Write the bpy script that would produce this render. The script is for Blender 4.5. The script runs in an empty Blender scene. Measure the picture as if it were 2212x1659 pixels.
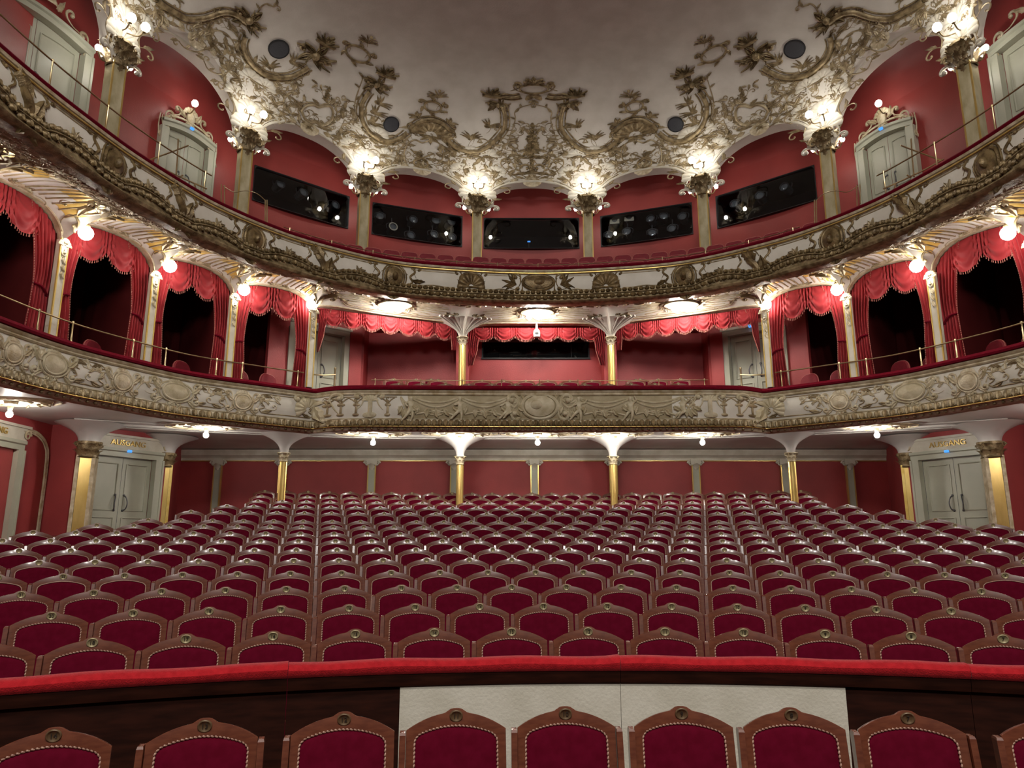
import bpy, math, random
import numpy as np
from mathutils import Vector
random.seed(7); rng = np.random.default_rng(11)
PI = math.pi
SC = bpy.context.scene; COL = SC.collection
# ------------------------------------------------------------------ camera, world, exposure
CAMX, CAMZ, PITCH, FPX = -0.57, 1.75, math.atan(.215), 1600.0
cam = bpy.data.objects.new('camera', bpy.data.cameras.new('camera'))
COL.objects.link(cam); SC.camera = cam
cam.location = (CAMX, 0, CAMZ); cam.rotation_euler = (PI/2 + PITCH, 0, 0)
cam.data.sensor_width = 36; cam.data.lens = 36*FPX/2212; cam.data.clip_start = .05; cam.data.clip_end = 200
SC.view_settings.view_transform = 'Standard'; SC.view_settings.look = 'None'
SC.view_settings.gamma = 1; SC.view_settings.use_curve_mapping = False
SC.view_settings.exposure = -0.06
SC.cycles.max_bounces = 6; SC.cycles.diffuse_bounces = 3; SC.cycles.glossy_bounces = 3
SC.cycles.transmission_bounces = 4; SC.cycles.transparent_max_bounces = 6
SC.cycles.caustics_reflective = False; SC.cycles.caustics_refractive = False
SC.cycles.sample_clamp_indirect = 4.0
w = bpy.data.worlds.new('world'); SC.world = w; w.use_nodes = True
w.node_tree.nodes['Background'].inputs[0].default_value = (1, .955, .90, 1)
w.node_tree.nodes['Background'].inputs[1].default_value = 0.05
BULB, GLOBE, SOFF = 38.0, 55.0, 300.0     # radiance of the frosted bulbs

# behind the viewer: added soft fill for frontal light, then the stage lanterns
def area(name, loc, rot, sx, sy, energy, col=(1, .955, .90)):
    l = bpy.data.lights.new(name, 'AREA'); l.shape = 'RECTANGLE'; l.size = sx; l.size_y = sy; l.energy = energy; l.color = col
    o = bpy.data.objects.new(name, l); COL.objects.link(o); o.location = loc; o.rotation_euler = rot; return o
area('soft_fill_light', (0, -2.6, 12.4), (math.radians(52), 0, 0), 9, 1.6, 1000)
for i_, x_ in enumerate((-1.5, 0, 1.5)): area('stage_lantern', (x_, -4.5, 8.0), (math.radians(66), 0, 0), .32, .32, 170)

# ------------------------------------------------------------------ materials
def mat(name, c1, c2=None, scale=6., rough=.6, metal=0., bump=0., bscale=40., coat=0., sheen=0., spec=.5, stretch=None, detail=4., lo=.35, hi=.65):
    m = bpy.data.materials.new(name); m.use_nodes = True; nt = m.node_tree; b = nt.nodes['Principled BSDF']
    b.inputs['Roughness'].default_value = rough; b.inputs['Metallic'].default_value = metal
    b.inputs['Specular IOR Level'].default_value = spec
    if coat: b.inputs['Coat Weight'].default_value = coat; b.inputs['Coat Roughness'].default_value = .12
    if sheen: b.inputs['Sheen Weight'].default_value = sheen; b.inputs['Sheen Roughness'].default_value = .4
    tc = nt.nodes.new('ShaderNodeTexCoord'); src = tc.outputs['Object']
    if stretch:
        mp = nt.nodes.new('ShaderNodeMapping'); mp.inputs['Scale'].default_value = stretch
        nt.links.new(src, mp.inputs['Vector']); src = mp.outputs['Vector']
    if c2 is None: b.inputs['Base Color'].default_value = (*c1, 1)
    else:
        n = nt.nodes.new('ShaderNodeTexNoise'); n.inputs['Scale'].default_value = scale; n.inputs['Detail'].default_value = detail
        r = nt.nodes.new('ShaderNodeValToRGB'); r.color_ramp.elements[0].position = lo; r.color_ramp.elements[1].position = hi
        r.color_ramp.elements[0].color = (*c1, 1); r.color_ramp.elements[1].color = (*c2, 1)
        nt.links.new(src, n.inputs['Vector']); nt.links.new(n.outputs['Fac'], r.inputs['Fac']); nt.links.new(r.outputs['Color'], b.inputs['Base Color'])
    if bump:
        n2 = nt.nodes.new('ShaderNodeTexNoise'); n2.inputs['Scale'].default_value = bscale; n2.inputs['Detail'].default_value = 3
        bp = nt.nodes.new('ShaderNodeBump'); bp.inputs['Strength'].default_value = bump; bp.inputs['Distance'].default_value = .02
        nt.links.new(src, n2.inputs['Vector']); nt.links.new(n2.outputs['Fac'], bp.inputs['Height']); nt.links.new(bp.outputs['Normal'], b.inputs['Normal'])
    return m
def emis(name, col, strength):
    m = bpy.data.materials.new(name); m.use_nodes = True; nt = m.node_tree; nt.nodes.clear()
    e = nt.nodes.new('ShaderNodeEmission'); o = nt.nodes.new('ShaderNodeOutputMaterial')
    e.inputs[0].default_value = (*col, 1); e.inputs[1].default_value = strength; nt.links.new(e.outputs[0], o.inputs[0]); return m
M = {}
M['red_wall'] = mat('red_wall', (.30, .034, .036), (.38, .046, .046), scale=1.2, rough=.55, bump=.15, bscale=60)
M['red_box'] = mat('box_red_shaded', (.10, .012, .013), (.14, .018, .018), scale=1.2, rough=.8, spec=.1)  # darker copy of the wall red: shade inside the boxes put into the colour
M['red_upper'] = mat('red_upper_wall', (.28, .040, .036), (.35, .052, .046), scale=1.0, rough=.42, bump=.1, bscale=50)
M['stucco'] = mat('stucco', (.61, .57, .50), (.69, .65, .58), scale=2.2, rough=.7, bump=.15, bscale=30)
M['cream'] = mat('cream_paint', (.55, .50, .40), (.68, .64, .54), scale=3., rough=.55, bump=.1, bscale=30)
M['panel_white'] = mat('panel_white', (.60, .56, .47), (.70, .66, .57), scale=2.5, rough=.6)
M['soffit'] = mat('soffit_paint', (.56, .53, .50), (.64, .61, .58), scale=1.5, rough=.35)
M['plaster'] = mat('ceiling_plaster', (.50, .455, .40), (.55, .50, .445), scale=.5, rough=.85)
M['gilt'] = mat('worn_gilt', (.15, .105, .048), (.40, .305, .165), scale=9., rough=.42, metal=.35, bump=.4, bscale=45)
M['gilt_line'] = mat('fine_gilt', (.20, .145, .075), (.44, .35, .21), scale=7., rough=.45, metal=.25)
M['gilt_pale'] = mat('pale_gilt', (.42, .33, .19), (.66, .58, .42), scale=8., rough=.5, metal=.15, bump=.3, bscale=40)
M['gold'] = mat('bright_gold', (.58, .38, .10), (.78, .56, .20), scale=5., rough=.3, metal=.65, stretch=(1, 1, .3))
M['ochre'] = mat('ochre_gilding', (.62, .40, .07), (.76, .56, .18), scale=5., rough=.4, metal=.3)
M['marble'] = mat('yellow_marble', (.36, .30, .16), (.56, .50, .33), scale=5., rough=.3, stretch=(1, 1, .5), detail=8)
M['relief'] = mat('relief_stone', (.42, .35, .21), (.60, .53, .37), scale=6., rough=.55, bump=.2)
M['door'] = mat('door_paint', (.40, .40, .31), (.47, .47, .37), scale=1.5, rough=.4)
M['wood'] = mat('seat_wood', (.105, .026, .012), (.155, .044, .020), scale=14., rough=.32, coat=.5, stretch=(1, 1, 4), spec=.4)
M['wood_far'] = M['wood']
M['velvet'] = mat('seat_velvet', (.085, .0012, .010), (.105, .002, .014), scale=20., rough=.85, sheen=.02, spec=.05)
M['braid'] = mat('seat_braid', (.36, .20, .145), (.46, .28, .20), scale=60., rough=.45)
M['plate'] = mat('number_plate', (.34, .28, .14), (.42, .35, .20), scale=60., rough=.4, metal=.3)
M['plate_worn'] = mat('worn_plate', (.11, .065, .03), (.17, .11, .055), scale=60., rough=.4, metal=.2)
M['ink'] = mat('ink', (.03, .022, .015), rough=.6)
M['rail_velvet'] = mat('rail_velvet', (.36, .009, .014), (.46, .014, .02), scale=30., rough=.8, sheen=.3, spec=.1, bump=.3, bscale=150)
M['velvet_dark'] = mat('ledge_velvet', (.13, .003, .012), (.16, .005, .016), scale=20., rough=.85, sheen=.04, spec=.05)
M['gilt_dark'] = mat('dark_gilt', (.09, .055, .02), (.27, .19, .085), scale=9., rough=.42, metal=.35, bump=.4, bscale=45)
M['mahogany'] = mat('mahogany', (.016, .004, .002), (.032, .008, .004), scale=5., rough=.6, stretch=(1, 1, 6), spec=.12)
M['barrier_white'] = mat('barrier_white', (.56, .52, .42), (.64, .60, .50), scale=5., rough=.7, bump=.15, bscale=60)
M['curtain'] = mat('curtain_red', (.29, .020, .026), (.36, .028, .034), scale=3., rough=.65, sheen=.05, spec=.3)
M['relief_ground'] = mat('relief_ground', (.30, .24, .13), (.40, .33, .20), scale=5., rough=.6, bump=.2)  # khaki ground, darkened to stand in for shading behind the figures
M['fringe'] = mat('fringe', (.34, .085, .07), (.44, .16, .12), scale=40., rough=.7)
M['brass'] = mat('brass', (.55, .43, .22), (.66, .54, .32), scale=8., rough=.3, metal=.9)
M['black'] = mat('black_paint', (.012, .012, .013), rough=.6)
M['void'] = mat('dark_room', (.003, .003, .004), rough=.95, spec=.1)
M['grille'] = mat('speaker_grille', (.03, .032, .04), (.05, .052, .06), scale=80., rough=.6)
M['metal'] = mat('lamp_metal', (.10, .10, .11), (.16, .16, .17), scale=20., rough=.4, metal=.6)
M['gallery_seat'] = mat('gallery_seat_cloth', (.20, .010, .020), (.26, .015, .026), scale=12., rough=.7, sheen=.04)
M['piping'] = mat('seat_piping', (.42, .12, .10), (.5, .17, .14), scale=30., rough=.6)
M['floor'] = mat('stalls_carpet', (.10, .02, .02), (.14, .03, .03), scale=20., rough=.9)
M['bulb'] = emis('bulb_glow', (1, .945, .85), BULB)
M['blue'] = emis('exit_marker_glow', (.08, .35, 1), 1.3)
def glass(name, rough=.02):
    m = bpy.data.materials.new(name); m.use_nodes = True; nt = m.node_tree; nt.nodes.clear()
    o = nt.nodes.new('ShaderNodeOutputMaterial'); mx = nt.nodes.new('ShaderNodeMixShader'); t = nt.nodes.new('ShaderNodeBsdfTransparent'); g = nt.nodes.new('ShaderNodeBsdfGlossy')
    g.inputs['Roughness'].default_value = rough; fr = nt.nodes.new('ShaderNodeFresnel'); fr.inputs[0].default_value = 1.45
    t.inputs[0].default_value = (.9, .92, .93, 1)
    nt.links.new(fr.outputs[0], mx.inputs[0]); nt.links.new(t.outputs[0], mx.inputs[1]); nt.links.new(g.outputs[0], mx.inputs[2]); nt.links.new(mx.outputs[0], o.inputs[0]); return m
M['glass'] = glass('window_glass')

# ------------------------------------------------------------------ mesh helpers
class MB:
    def __init__(s): s.V = []; s.F = []; s.I = []; s.n = 0
    def add(s, V, F, mi=0):
        V = np.asarray(V, float).reshape(-1, 3); s.V.append(V); F = [tuple(int(a)+s.n for a in f) for f in F]
        s.F += F; s.I += [mi]*len(F); s.n += len(V); return s
    def grid(s, P, wu=False, wv=False, mi=0, flip=False):
        P = np.asarray(P, float); n, m = P.shape[:2]; F = []
        for i in range(n if wu else n-1):
            a = i*m; b = ((i+1) % n)*m
            for j in range(m if wv else m-1):
                k = (j+1) % m; f = (a+j, a+k, b+k, b+j); F.append(f[::-1] if flip else f)
        return s.add(P.reshape(-1, 3), F, mi)
    def box(s, c, d, R=None, mi=0):
        x, y, z = [a/2 for a in d]
        V = np.array([(-x, -y, -z), (x, -y, -z), (x, y, -z), (-x, y, -z), (-x, -y, z), (x, -y, z), (x, y, z), (-x, y, z)])
        if R is not None: V = V @ np.asarray(R).T
        return s.add(V+np.asarray(c), [(3, 2, 1, 0), (4, 5, 6, 7), (0, 1, 5, 4), (1, 2, 6, 5), (2, 3, 7, 6), (3, 0, 4, 7)], mi)
    def tube(s, P, r, n=6, mi=0, closed=False, cap=True):
        P = np.asarray(P, float); m = len(P); r = np.broadcast_to(np.asarray(r, float), (m,))
        T = np.gradient(P, axis=0) if not closed else np.roll(P, -1, 0)-np.roll(P, 1, 0)
        T /= np.linalg.norm(T, axis=1)[:, None]+1e-12
        N = np.zeros_like(P); a = np.array([0, 0, 1.]) if abs(T[0][2]) < .9 else np.array([1., 0, 0])
        N[0] = a-T[0]*(a@T[0]); N[0] /= np.linalg.norm(N[0])
        for i in range(1, m):
            v = N[i-1]-T[i]*(N[i-1]@T[i]); l = np.linalg.norm(v); N[i] = v/l if l > 1e-9 else N[i-1]
        B = np.cross(T, N); th = np.arange(n)/n*2*PI
        G = P[:, None]+r[:, None, None]*(np.cos(th)[None, :, None]*N[:, None]+np.sin(th)[None, :, None]*B[:, None])
        s.grid(G, wu=closed, wv=True, mi=mi, flip=True)
        if cap and not closed:
            o = s.n-m*n; s.F += [tuple(range(o, o+n)), tuple(range(o+(m-1)*n, o+m*n))[::-1]]; s.I += [mi, mi]
        return s
    def lathe(s, prof, c=(0, 0, 0), n=16, mi=0, R=None, sx=1, sy=1):
        th = np.arange(n)/n*2*PI; prof = np.asarray(prof, float)
        G = np.stack([prof[:, 0:1]*np.cos(th)*sx, prof[:, 0:1]*np.sin(th)*sy, np.repeat(prof[:, 1:2], n, 1)], -1)
        if R is not None: G = G @ np.asarray(R).T
        return s.grid(G+np.asarray(c), wv=True, mi=mi)
    def ball(s, c, r, n=8, m=6, mi=0, R=None):
        th = np.linspace(0, PI, m+1); r = np.broadcast_to(np.asarray(r, float), (3,)); ph = np.arange(n)/n*2*PI
        G = np.stack([np.sin(th)[:, None]*np.cos(ph)*r[0], np.sin(th)[:, None]*np.sin(ph)*r[1], np.repeat(np.cos(th)[:, None], n, 1)*r[2]], -1)
        if R is not None: G = G @ np.asarray(R).T
        return s.grid(G+np.asarray(c), wv=True, mi=mi)
    def prism(s, poly, z0, z1, mi=0):
        n = len(poly); V = [(x, y, z0) for x, y in poly]+[(x, y, z1) for x, y in poly]
        return s.add(V, [tuple(range(n))[::-1], tuple(range(n, 2*n))]+[(i, (i+1) % n, n+(i+1) % n, n+i) for i in range(n)], mi)
    def mesh(s, name, mats, smooth=True):
        me = bpy.data.meshes.new(name); V = np.concatenate(s.V) if s.V else np.zeros((0, 3))
        me.from_pydata(V.tolist(), [], s.F)
        for m in (mats if isinstance(mats, (list, tuple)) else [mats]): me.materials.append(m)
        if any(s.I): me.polygons.foreach_set('material_index', np.array(s.I, np.int32))
        if smooth: me.polygons.foreach_set('use_smooth', np.ones(len(s.F), bool))
        me.update(); return me
    def build(s, name, mats, parent=None, smooth=True, loc=None):
        o = bpy.data.objects.new(name, s.mesh(name, mats, smooth)); COL.objects.link(o)
        if parent is not None: o.parent = parent
        if loc is not None: o.location = loc
        if smooth and smooth != 'all': sharp(o)
        return o
def sharp(o, deg=40):
    try: o.data.set_sharp_from_angle(angle=math.radians(deg))
    except Exception: pass
def tag(o, label=None, cat=None, group=None, kind=None):
    if label: o['label'] = label
    if cat: o['category'] = cat
    if group: o['group'] = group
    if kind: o['kind'] = kind
    return o
def empty(name, loc=(0, 0, 0), rz=0., label=None, cat=None, group=None):
    o = bpy.data.objects.new(name, None); COL.objects.link(o); o.location = loc; o.rotation_euler = (0, 0, rz); o.empty_display_size = .1
    return tag(o, label, cat, group)
def struct(o, label=None): o['kind'] = 'structure'; (label and tag(o, label)); return o
def copy_tree(o, parent=None):
    c = o.copy(); COL.objects.link(c)
    if parent is not None: c.parent = parent
    for ch in list(o.children): copy_tree(ch, c)
    return c
def rotz(a): c, s = math.cos(a), math.sin(a); return np.array([[c, -s, 0], [s, c, 0], [0, 0, 1.]])
def frame(ex, ey, ez): return np.stack([ex, ey, ez], 1)
def cr(P, n=8, closed=False):
    """smooth curve through points"""
    P = np.asarray(P, float)
    if len(P) < 3 and not closed:
        t = np.linspace(0, 1, n+1)[:, None]; return P[0]*(1-t)+P[-1]*t
    Q = np.concatenate([P[-1:], P, P[:2]]) if closed else np.concatenate([2*P[:1]-P[1:2], P, 2*P[-1:]-P[-2:-1]])
    out = []; t = np.linspace(0, 1, n, endpoint=False)[:, None]
    for i in range(1, len(Q)-2):
        a, b, c, d = Q[i-1], Q[i], Q[i+1], Q[i+2]
        out.append(.5*((2*b)+(-a+c)*t+(2*a-5*b+4*c-d)*t*t+(-a+3*b-3*c+d)*t**3))
    out = np.concatenate(out); return out if closed else np.concatenate([out, P[-1:]])
def Pj(X):
    X = np.asarray(X, float); x = X[..., 0]-CAMX; y = X[..., 1]; z = X[..., 2]-CAMZ; c, s = math.cos(PITCH), math.sin(PITCH)
    d = y*c+z*s; return np.stack([1106+FPX*x/d, 829.5-FPX*(-y*s+z*c)/d], -1)
def rayd(x, y):
    u = (x-1106)/FPX; v = (829.5-y)/FPX; c, s = math.cos(PITCH), math.sin(PITCH); return np.array([u, c-v*s, s+v*c])
def atY(x, y, Y): d = rayd(x, y); return np.array([CAMX, 0, CAMZ])+d*(Y/d[1])
def atZ(x, y, Z): d = rayd(x, y); return np.array([CAMX, 0, CAMZ])+d*((Z-CAMZ)/d[2])

# plan curves as radius over bearing from the hall's centre (0, 8.5)
OY = 8.5
class Rad:
    def __init__(s, pts, sym=True, n=10):
        pts = [(x, y) for x, y in pts]
        if sym: pts = [(-x, y) for x, y in pts[::-1] if x > 1e-6]+pts
        C = cr(np.array(pts), n); ph = np.arctan2(C[:, 0], C[:, 1]-OY); o = np.argsort(ph); s.ph = ph[o]; s.r = np.hypot(C[:, 0], C[:, 1]-OY)[o]
    def __call__(s, ph): return np.interp(ph, s.ph, s.r)
    def xy(s, ph, off=0.):
        r = s(ph)+off; return r*np.sin(ph), OY+r*np.cos(ph)
UR = 7.0      # nominal radius: u = bearing * UR
class Surf:
    def __init__(s, fn, u0, u1, v0, v1, inside=(0, 4, None)):
        s.fn = fn; s.b = (u0, u1, v0, v1); s.cache = None
    def P(s, u, v, h=0.):
        u = np.asarray(u, float); v = np.asarray(v, float); p = s.fn(u, v)
        if np.isscalar(h) and h == 0: return p
        return p+s.N(u, v)*np.asarray(h)[..., None]
    def N(s, u, v):
        e = 1e-3; u = np.asarray(u, float); v = np.asarray(v, float)
        n = np.cross(s.fn(u+e, v)-s.fn(u-e, v), s.fn(u, v+e)-s.fn(u, v-e)); n /= np.linalg.norm(n, axis=-1, keepdims=True)+1e-12
        d = np.array([0, 6., 3.])-s.fn(u, v); sg = np.sign((n*d).sum(-1, keepdims=True)); return n*np.where(sg == 0, 1, sg)
    def pix(s, pts):
        u0, u1, v0, v1 = s.b
        if s.cache is None:
            U, V = np.meshgrid(np.linspace(u0, u1, 300), np.linspace(v0, v1, 50), indexing='ij'); s.cache = (U.ravel(), V.ravel(), Pj(s.fn(U, V)).reshape(-1, 2))
        U, V, Q = s.cache; out = []
        for p in pts:
            k = np.argmin(((Q-np.asarray(p))**2).sum(1)); u, v = U[k], V[k]
            for _ in range(4):
                e = 1e-3; q = Pj(s.fn(np.array(u), np.array(v))); J = np.stack([(Pj(s.fn(np.array(u+e), np.array(v)))-q)/e, (Pj(s.fn(np.array(u), np.array(v+e)))-q)/e], 1)
                try: d = np.linalg.solve(J, np.asarray(p)-q)
                except Exception: break
                d = np.clip(d, -.2, .2); u = min(max(u+d[0], u0), u1); v = min(max(v+d[1], v0), v1)
            out.append((u, v))
        return np.array(out)
class Orn:
    """relief ornament drawn in the (u, v) metres of a surface"""
    def __init__(s, surf, mb=None, split=False): s.S = surf; s.m = mb or MB(); s.mm = MB() if split else s.m     # split: mirrored half goes to a mesh of its own
    def stroke(s, uv, r=.02, sym=False, taper=(1, 1), n=6, sides=5, smooth=True, closed=False, lift=.35, hmul=1., mi=0):
        uv = np.asarray(uv, float); C = cr(uv, n, closed) if smooth else uv; m = len(C); t = np.linspace(0, 1, m)
        rr = r*(taper[0]+(1-taper[0])*np.minimum(1, t/.35))*(1-(1-taper[1])*np.maximum(0, (t-.65)/.35)) if not closed else np.full(m, r)
        for sg in ((1, -1) if sym else (1,)):
            D = C*np.array([sg, 1.]); P = s.S.P(D[:, 0], D[:, 1]); N = s.S.N(D[:, 0], D[:, 1])
            T = np.gradient(P, axis=0) if not closed else np.roll(P, -1, 0)-np.roll(P, 1, 0)
            T /= np.linalg.norm(T, axis=1)[:, None]+1e-12; B = np.cross(T, N); B /= np.linalg.norm(B, axis=1)[:, None]+1e-12
            th = np.linspace(-.15*PI, 1.15*PI, sides)
            G = P[:, None]+rr[:, None, None]*(np.cos(th)[None, :, None]*B[:, None]+hmul*(np.sin(th)[None, :, None]+lift)*N[:, None])
            (s.m if sg > 0 else s.mm).grid(G, wu=closed, mi=mi)
        return s
    def ball(s, u, v, r, sym=False, hm=1., n=7, mi=0):
        for sg in ((1, -1) if sym else (1,)):
            p = s.S.P(np.array(u*sg), np.array(v)); N = s.S.N(np.array(u*sg), np.array(v)); a = np.array([0, 0, 1.]) if abs(N[2]) < .9 else np.array([1., 0, 0])
            e1 = np.cross(a, N); e1 /= np.linalg.norm(e1); (s.m if sg > 0 else s.mm).ball(p+N*r*.3*hm, (r, r, r*hm), n, 5, mi, frame(e1, np.cross(N, e1), N))
        return s
    def scroll(s, u, v, size, ang=0., flip=1, r=.02, turns=1.3, sym=False, tail=1.0, mi=0, leaf=False):
        """C-scroll: a curl at (u,v) that opens into a tail heading along ang"""
        t = np.linspace(0, 1, 16); a = ang+flip*(t*turns*2*PI*.62); k = size*(.12+.88*(1-t)**1.3)*.5
        cx = np.cos(ang+flip*PI/2)*size*.5; cy = np.sin(ang+flip*PI/2)*size*.5
        pts = np.stack([u+cx+k*np.cos(a-flip*PI/2)*1.0, v+cy+k*np.sin(a-flip*PI/2)], 1)
        tl = np.array([(u-math.cos(ang)*size*tail, v-math.sin(ang)*size*tail-0*size)]); mid = (tl[0]+pts[0])/2+np.array([math.sin(ang), -math.cos(ang)])*size*.10*flip
        uv = np.concatenate([tl, mid[None], pts]); s.stroke(uv, r, sym, (.25, .6), n=2, mi=mi); s.ball(*pts[-1], r*1.5, sym, mi=mi)
        if leaf: s.leaf(tl[0][0], tl[0][1], size*.7, size*.28, ang+flip*.6, sym=sym, mi=mi)
        return s
    def leaf(s, u, v, L, W, ang, curl=.3, sym=False, h=.5, mi=0, lobes=3):
        n = 7; t = np.linspace(0, 1, n); wv = np.sin(PI*np.minimum(1, t*.92+.08))**.8*(1+.15*np.cos(t*lobes*2*PI)); wv[-1] = .04
        c, si = math.cos(ang), math.sin(ang); bend = curl*t*t*L
        ax = np.stack([u+t*L*c-bend*si, v+t*L*si+bend*c], 1); nd = np.array([-si, c])
        for sg in ((1, -1) if sym else (1,)):
            cols = []
            for q, hh in ((-1, .02), (-.5, .5), (0, .22), (.5, .5), (1, .02)):
                D = (ax+nd*(q*.5*W*wv)[:, None])*np.array([sg, 1.]); cols.append(s.S.P(D[:, 0], D[:, 1], W*h*hh*(1+.8*t)+.004))
            G = np.stack(cols, 1); (s.m if sg > 0 else s.mm).grid(G, mi=mi, flip=sg < 0)
        return s
    def shell(s, u, v, r, ang=PI/2, span=PI*1.05, ribs=9, sym=False, mi=0, h=.18, r0=.18):
        t = np.linspace(0, 1, 6); a = np.linspace(ang-span/2, ang+span/2, ribs*4+1)
        for sg in ((1, -1) if sym else (1,)):
            rows = []
            for k in t:
                rad = r*(r0+(1-r0)*k)*(1+.05*np.abs(np.sin((a-a[0])/span*ribs*PI))*k)
                hh = r*h*(.25+.75*np.sin(k*PI*.62))*(.55+.45*np.abs(np.sin((a-a[0])/span*ribs*PI)))+.003
                rows.append(s.S.P((u+rad*np.cos(a))*sg, v+rad*np.sin(a), hh if k < 1 else hh*.3))
            (s.m if sg > 0 else s.mm).grid(np.array(rows), mi=mi, flip=sg < 0)
        return s
    def disc(s, u, v, a, b, h=.02, sym=False, mi=0, n=20):
        th = np.arange(n)/n*2*PI
        for sg in ((1, -1) if sym else (1,)):
            rows = [s.S.P((u+k*a*np.cos(th))*sg, v+k*b*np.sin(th), np.full(n, hh)) for k, hh in ((1, 0.001), (.93, h*.8), (.6, h*1.15), (.02, h*1.3))]
            (s.m if sg > 0 else s.mm).grid(np.array(rows), wv=True, mi=mi, flip=sg < 0)
        return s
    def ring(s, u, v, a, b, r, sym=False, mi=0, n=22, rot=0.):
        th = np.arange(n)/n*2*PI; x = a*np.cos(th); y = b*np.sin(th)
        return s.stroke(np.stack([u+x*math.cos(rot)-y*math.sin(rot), v+x*math.sin(rot)+y*math.cos(rot)], 1), r, sym, closed=True, smooth=False, mi=mi)
    def spray(s, u, v, L, ang, n=5, spread=1.2, sym=False, w=.28, mi=0):
        for k in range(n):
            q = (k/(n-1)-.5) if n > 1 else 0
            s.leaf(u, v, L*(1-.35*abs(q)), L*w, ang+q*spread, curl=.35*np.sign(q) if q else .1, sym=sym, mi=mi)
        return s
    def bouquet(s, u, v, H, W, n=26, sym=False, mi=0, seed=1):
        g = np.random.default_rng(seed)
        for k in range(n):
            t = g.random(); x = (g.random()-.5)*W*(1-t*.75); a = PI/2+x/W*2.2+(g.random()-.5)
            s.leaf(u+x*.5, v+t*H*.85, H*.22*(1.1-t*.6), H*.09, a, sym=sym, mi=mi)
            if k % 3 == 0: s.ball(u+x*.8, v+t*H, H*.035, sym, mi=mi)
        return s
# ================================================================== large structure
W = Rad([(0, 19.37)]+[(8.32*math.sin(math.radians(a)), 11.05+8.32*math.cos(math.radians(a))) for a in range(9, 91, 9)]+[(8.32, 9.), (8.32, 7), (8.32, 5), (8.32, 3), (8.32, 1.5)])
G = Rad([(0, 15.28), (1.4, 15.15), (2.77, 14.85), (3.65, 14.4), (4.65, 13.6), (5.25, 12.9), (5.75, 12.1), (6.05, 11.4), (6.4, 10.3), (6.6, 9.3), (6.72, 8.5), (6.8, 7.5), (6.85, 5.5), (6.85, 4)])
B = Rad([(0, 14.93), (1.6, 14.9), (2.6, 14.87), (3.6, 14.85), (4.2, 14.92), (4.55, 15.1), (4.72, 15.2), (4.9, 15.06), (5.6, 14.5), (6.62, 13.6), (7.25, 12.5), (7.7, 11.4), (7.93, 10), (8.0, 8.5), (8.0, 6), (8.0, 4)])
Q = Rad([(0, 16.5), (.9, 16.5), (1.71, 16.5), (2.6, 16.25), (3.6, 15.8), (4.8, 15.05), (6.15, 14.15), (7.15, 12.9), (7.95, 11.4), (8.45, 9.6), (8.6, 7.5), (8.6, 5.5)], n=8)
COLPH = [.143, .4356, .746, 1.096, 1.487, 1.85]            # bearings of the gallery columns
ARCH_Z = [11.80, 11.86, 12.05, 12.42, 12.5, 12.5]
# coved ceiling profile: offset toward the hall, height
_o = [0, 0]; _z = [10.75, 11.72]
for a in np.linspace(0, PI/2, 22)[1:]: _o.append(3.2*(1-math.cos(a))); _z.append(11.72+1.62*math.sin(a))
_o.append(5.2); _z.append(13.34); _o.append(7.9); _z.append(13.34)
_o = np.array(_o); _z = np.array(_z); _v = np.concatenate([[0], np.cumsum(np.hypot(np.diff(_o), np.diff(_z)))]); VMAX = _v[-2]; VTOP = _v[-1]
def cove_fn(u, v):
    ph = u/UR; o = np.interp(v, _v, _o); z = np.interp(v, _v, _z); r = W(ph)-o; return np.stack([r*np.sin(ph), OY+r*np.cos(ph), z], -1)
COVE = Surf(cove_fn, -1.95*UR, 1.95*UR, 0, VMAX)
def vz(z): return np.interp(z, _z, _v)
def bay_of(ph):
    a = abs(ph); k = 0
    while k < len(COLPH) and a > COLPH[k]: k += 1
    return k
def arch_z(ph, spring=10.95, half=.165):
    a = abs(ph); k = bay_of(ph)
    if k >= len(COLPH): return spring
    l = -COLPH[0] if k == 0 else COLPH[k-1]; h = COLPH[k]; c = (l+h)/2; rr = float(W(ph)); wd = (h-l)/2-half/rr
    q = abs(a-c)/wd if k else a/((h-l)/2-half/rr)
    return spring if q >= 1 else spring+(ARCH_Z[k]-spring)*(1-q**2.3)**(1/1.9)
PHG = np.linspace(-1.95, 1.95, 521)
for sgn in (1, -1):
    for k, c in enumerate(COLPH):
        for e in (-1, 1):
            i = np.argmin(abs(PHG-sgn*(c+e*.165/float(W(c))))); PHG[i] = sgn*(c+e*.165/float(W(c)))
PHG = np.sort(PHG); AZ = np.array([arch_z(p) for p in PHG])
mb = MB(); rows = []
for p, az in zip(PHG, AZ):
    v = vz(az)+(VTOP-vz(az))*np.linspace(0, 1, 40); rows.append(COVE.P(np.full(40, p*UR), v))
mb.grid(np.array(rows), flip=True)
E_ = np.array([r[0] for r in rows]); rr = W(PHG)
back = np.stack([(rr+.42)*np.sin(PHG), OY+(rr+.42)*np.cos(PHG), AZ], -1)
mb.grid(np.stack([E_, back], 1))                                             # arch reveal
ceiling = mb.build('ceiling', M['stucco']); struct(ceiling)
mb = MB(); mb.box((0, 6.5, 13.41), (13.2, 20, .12)); o = mb.build('ceiling_field', M['plaster'], smooth=False); o.parent = ceiling
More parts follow.
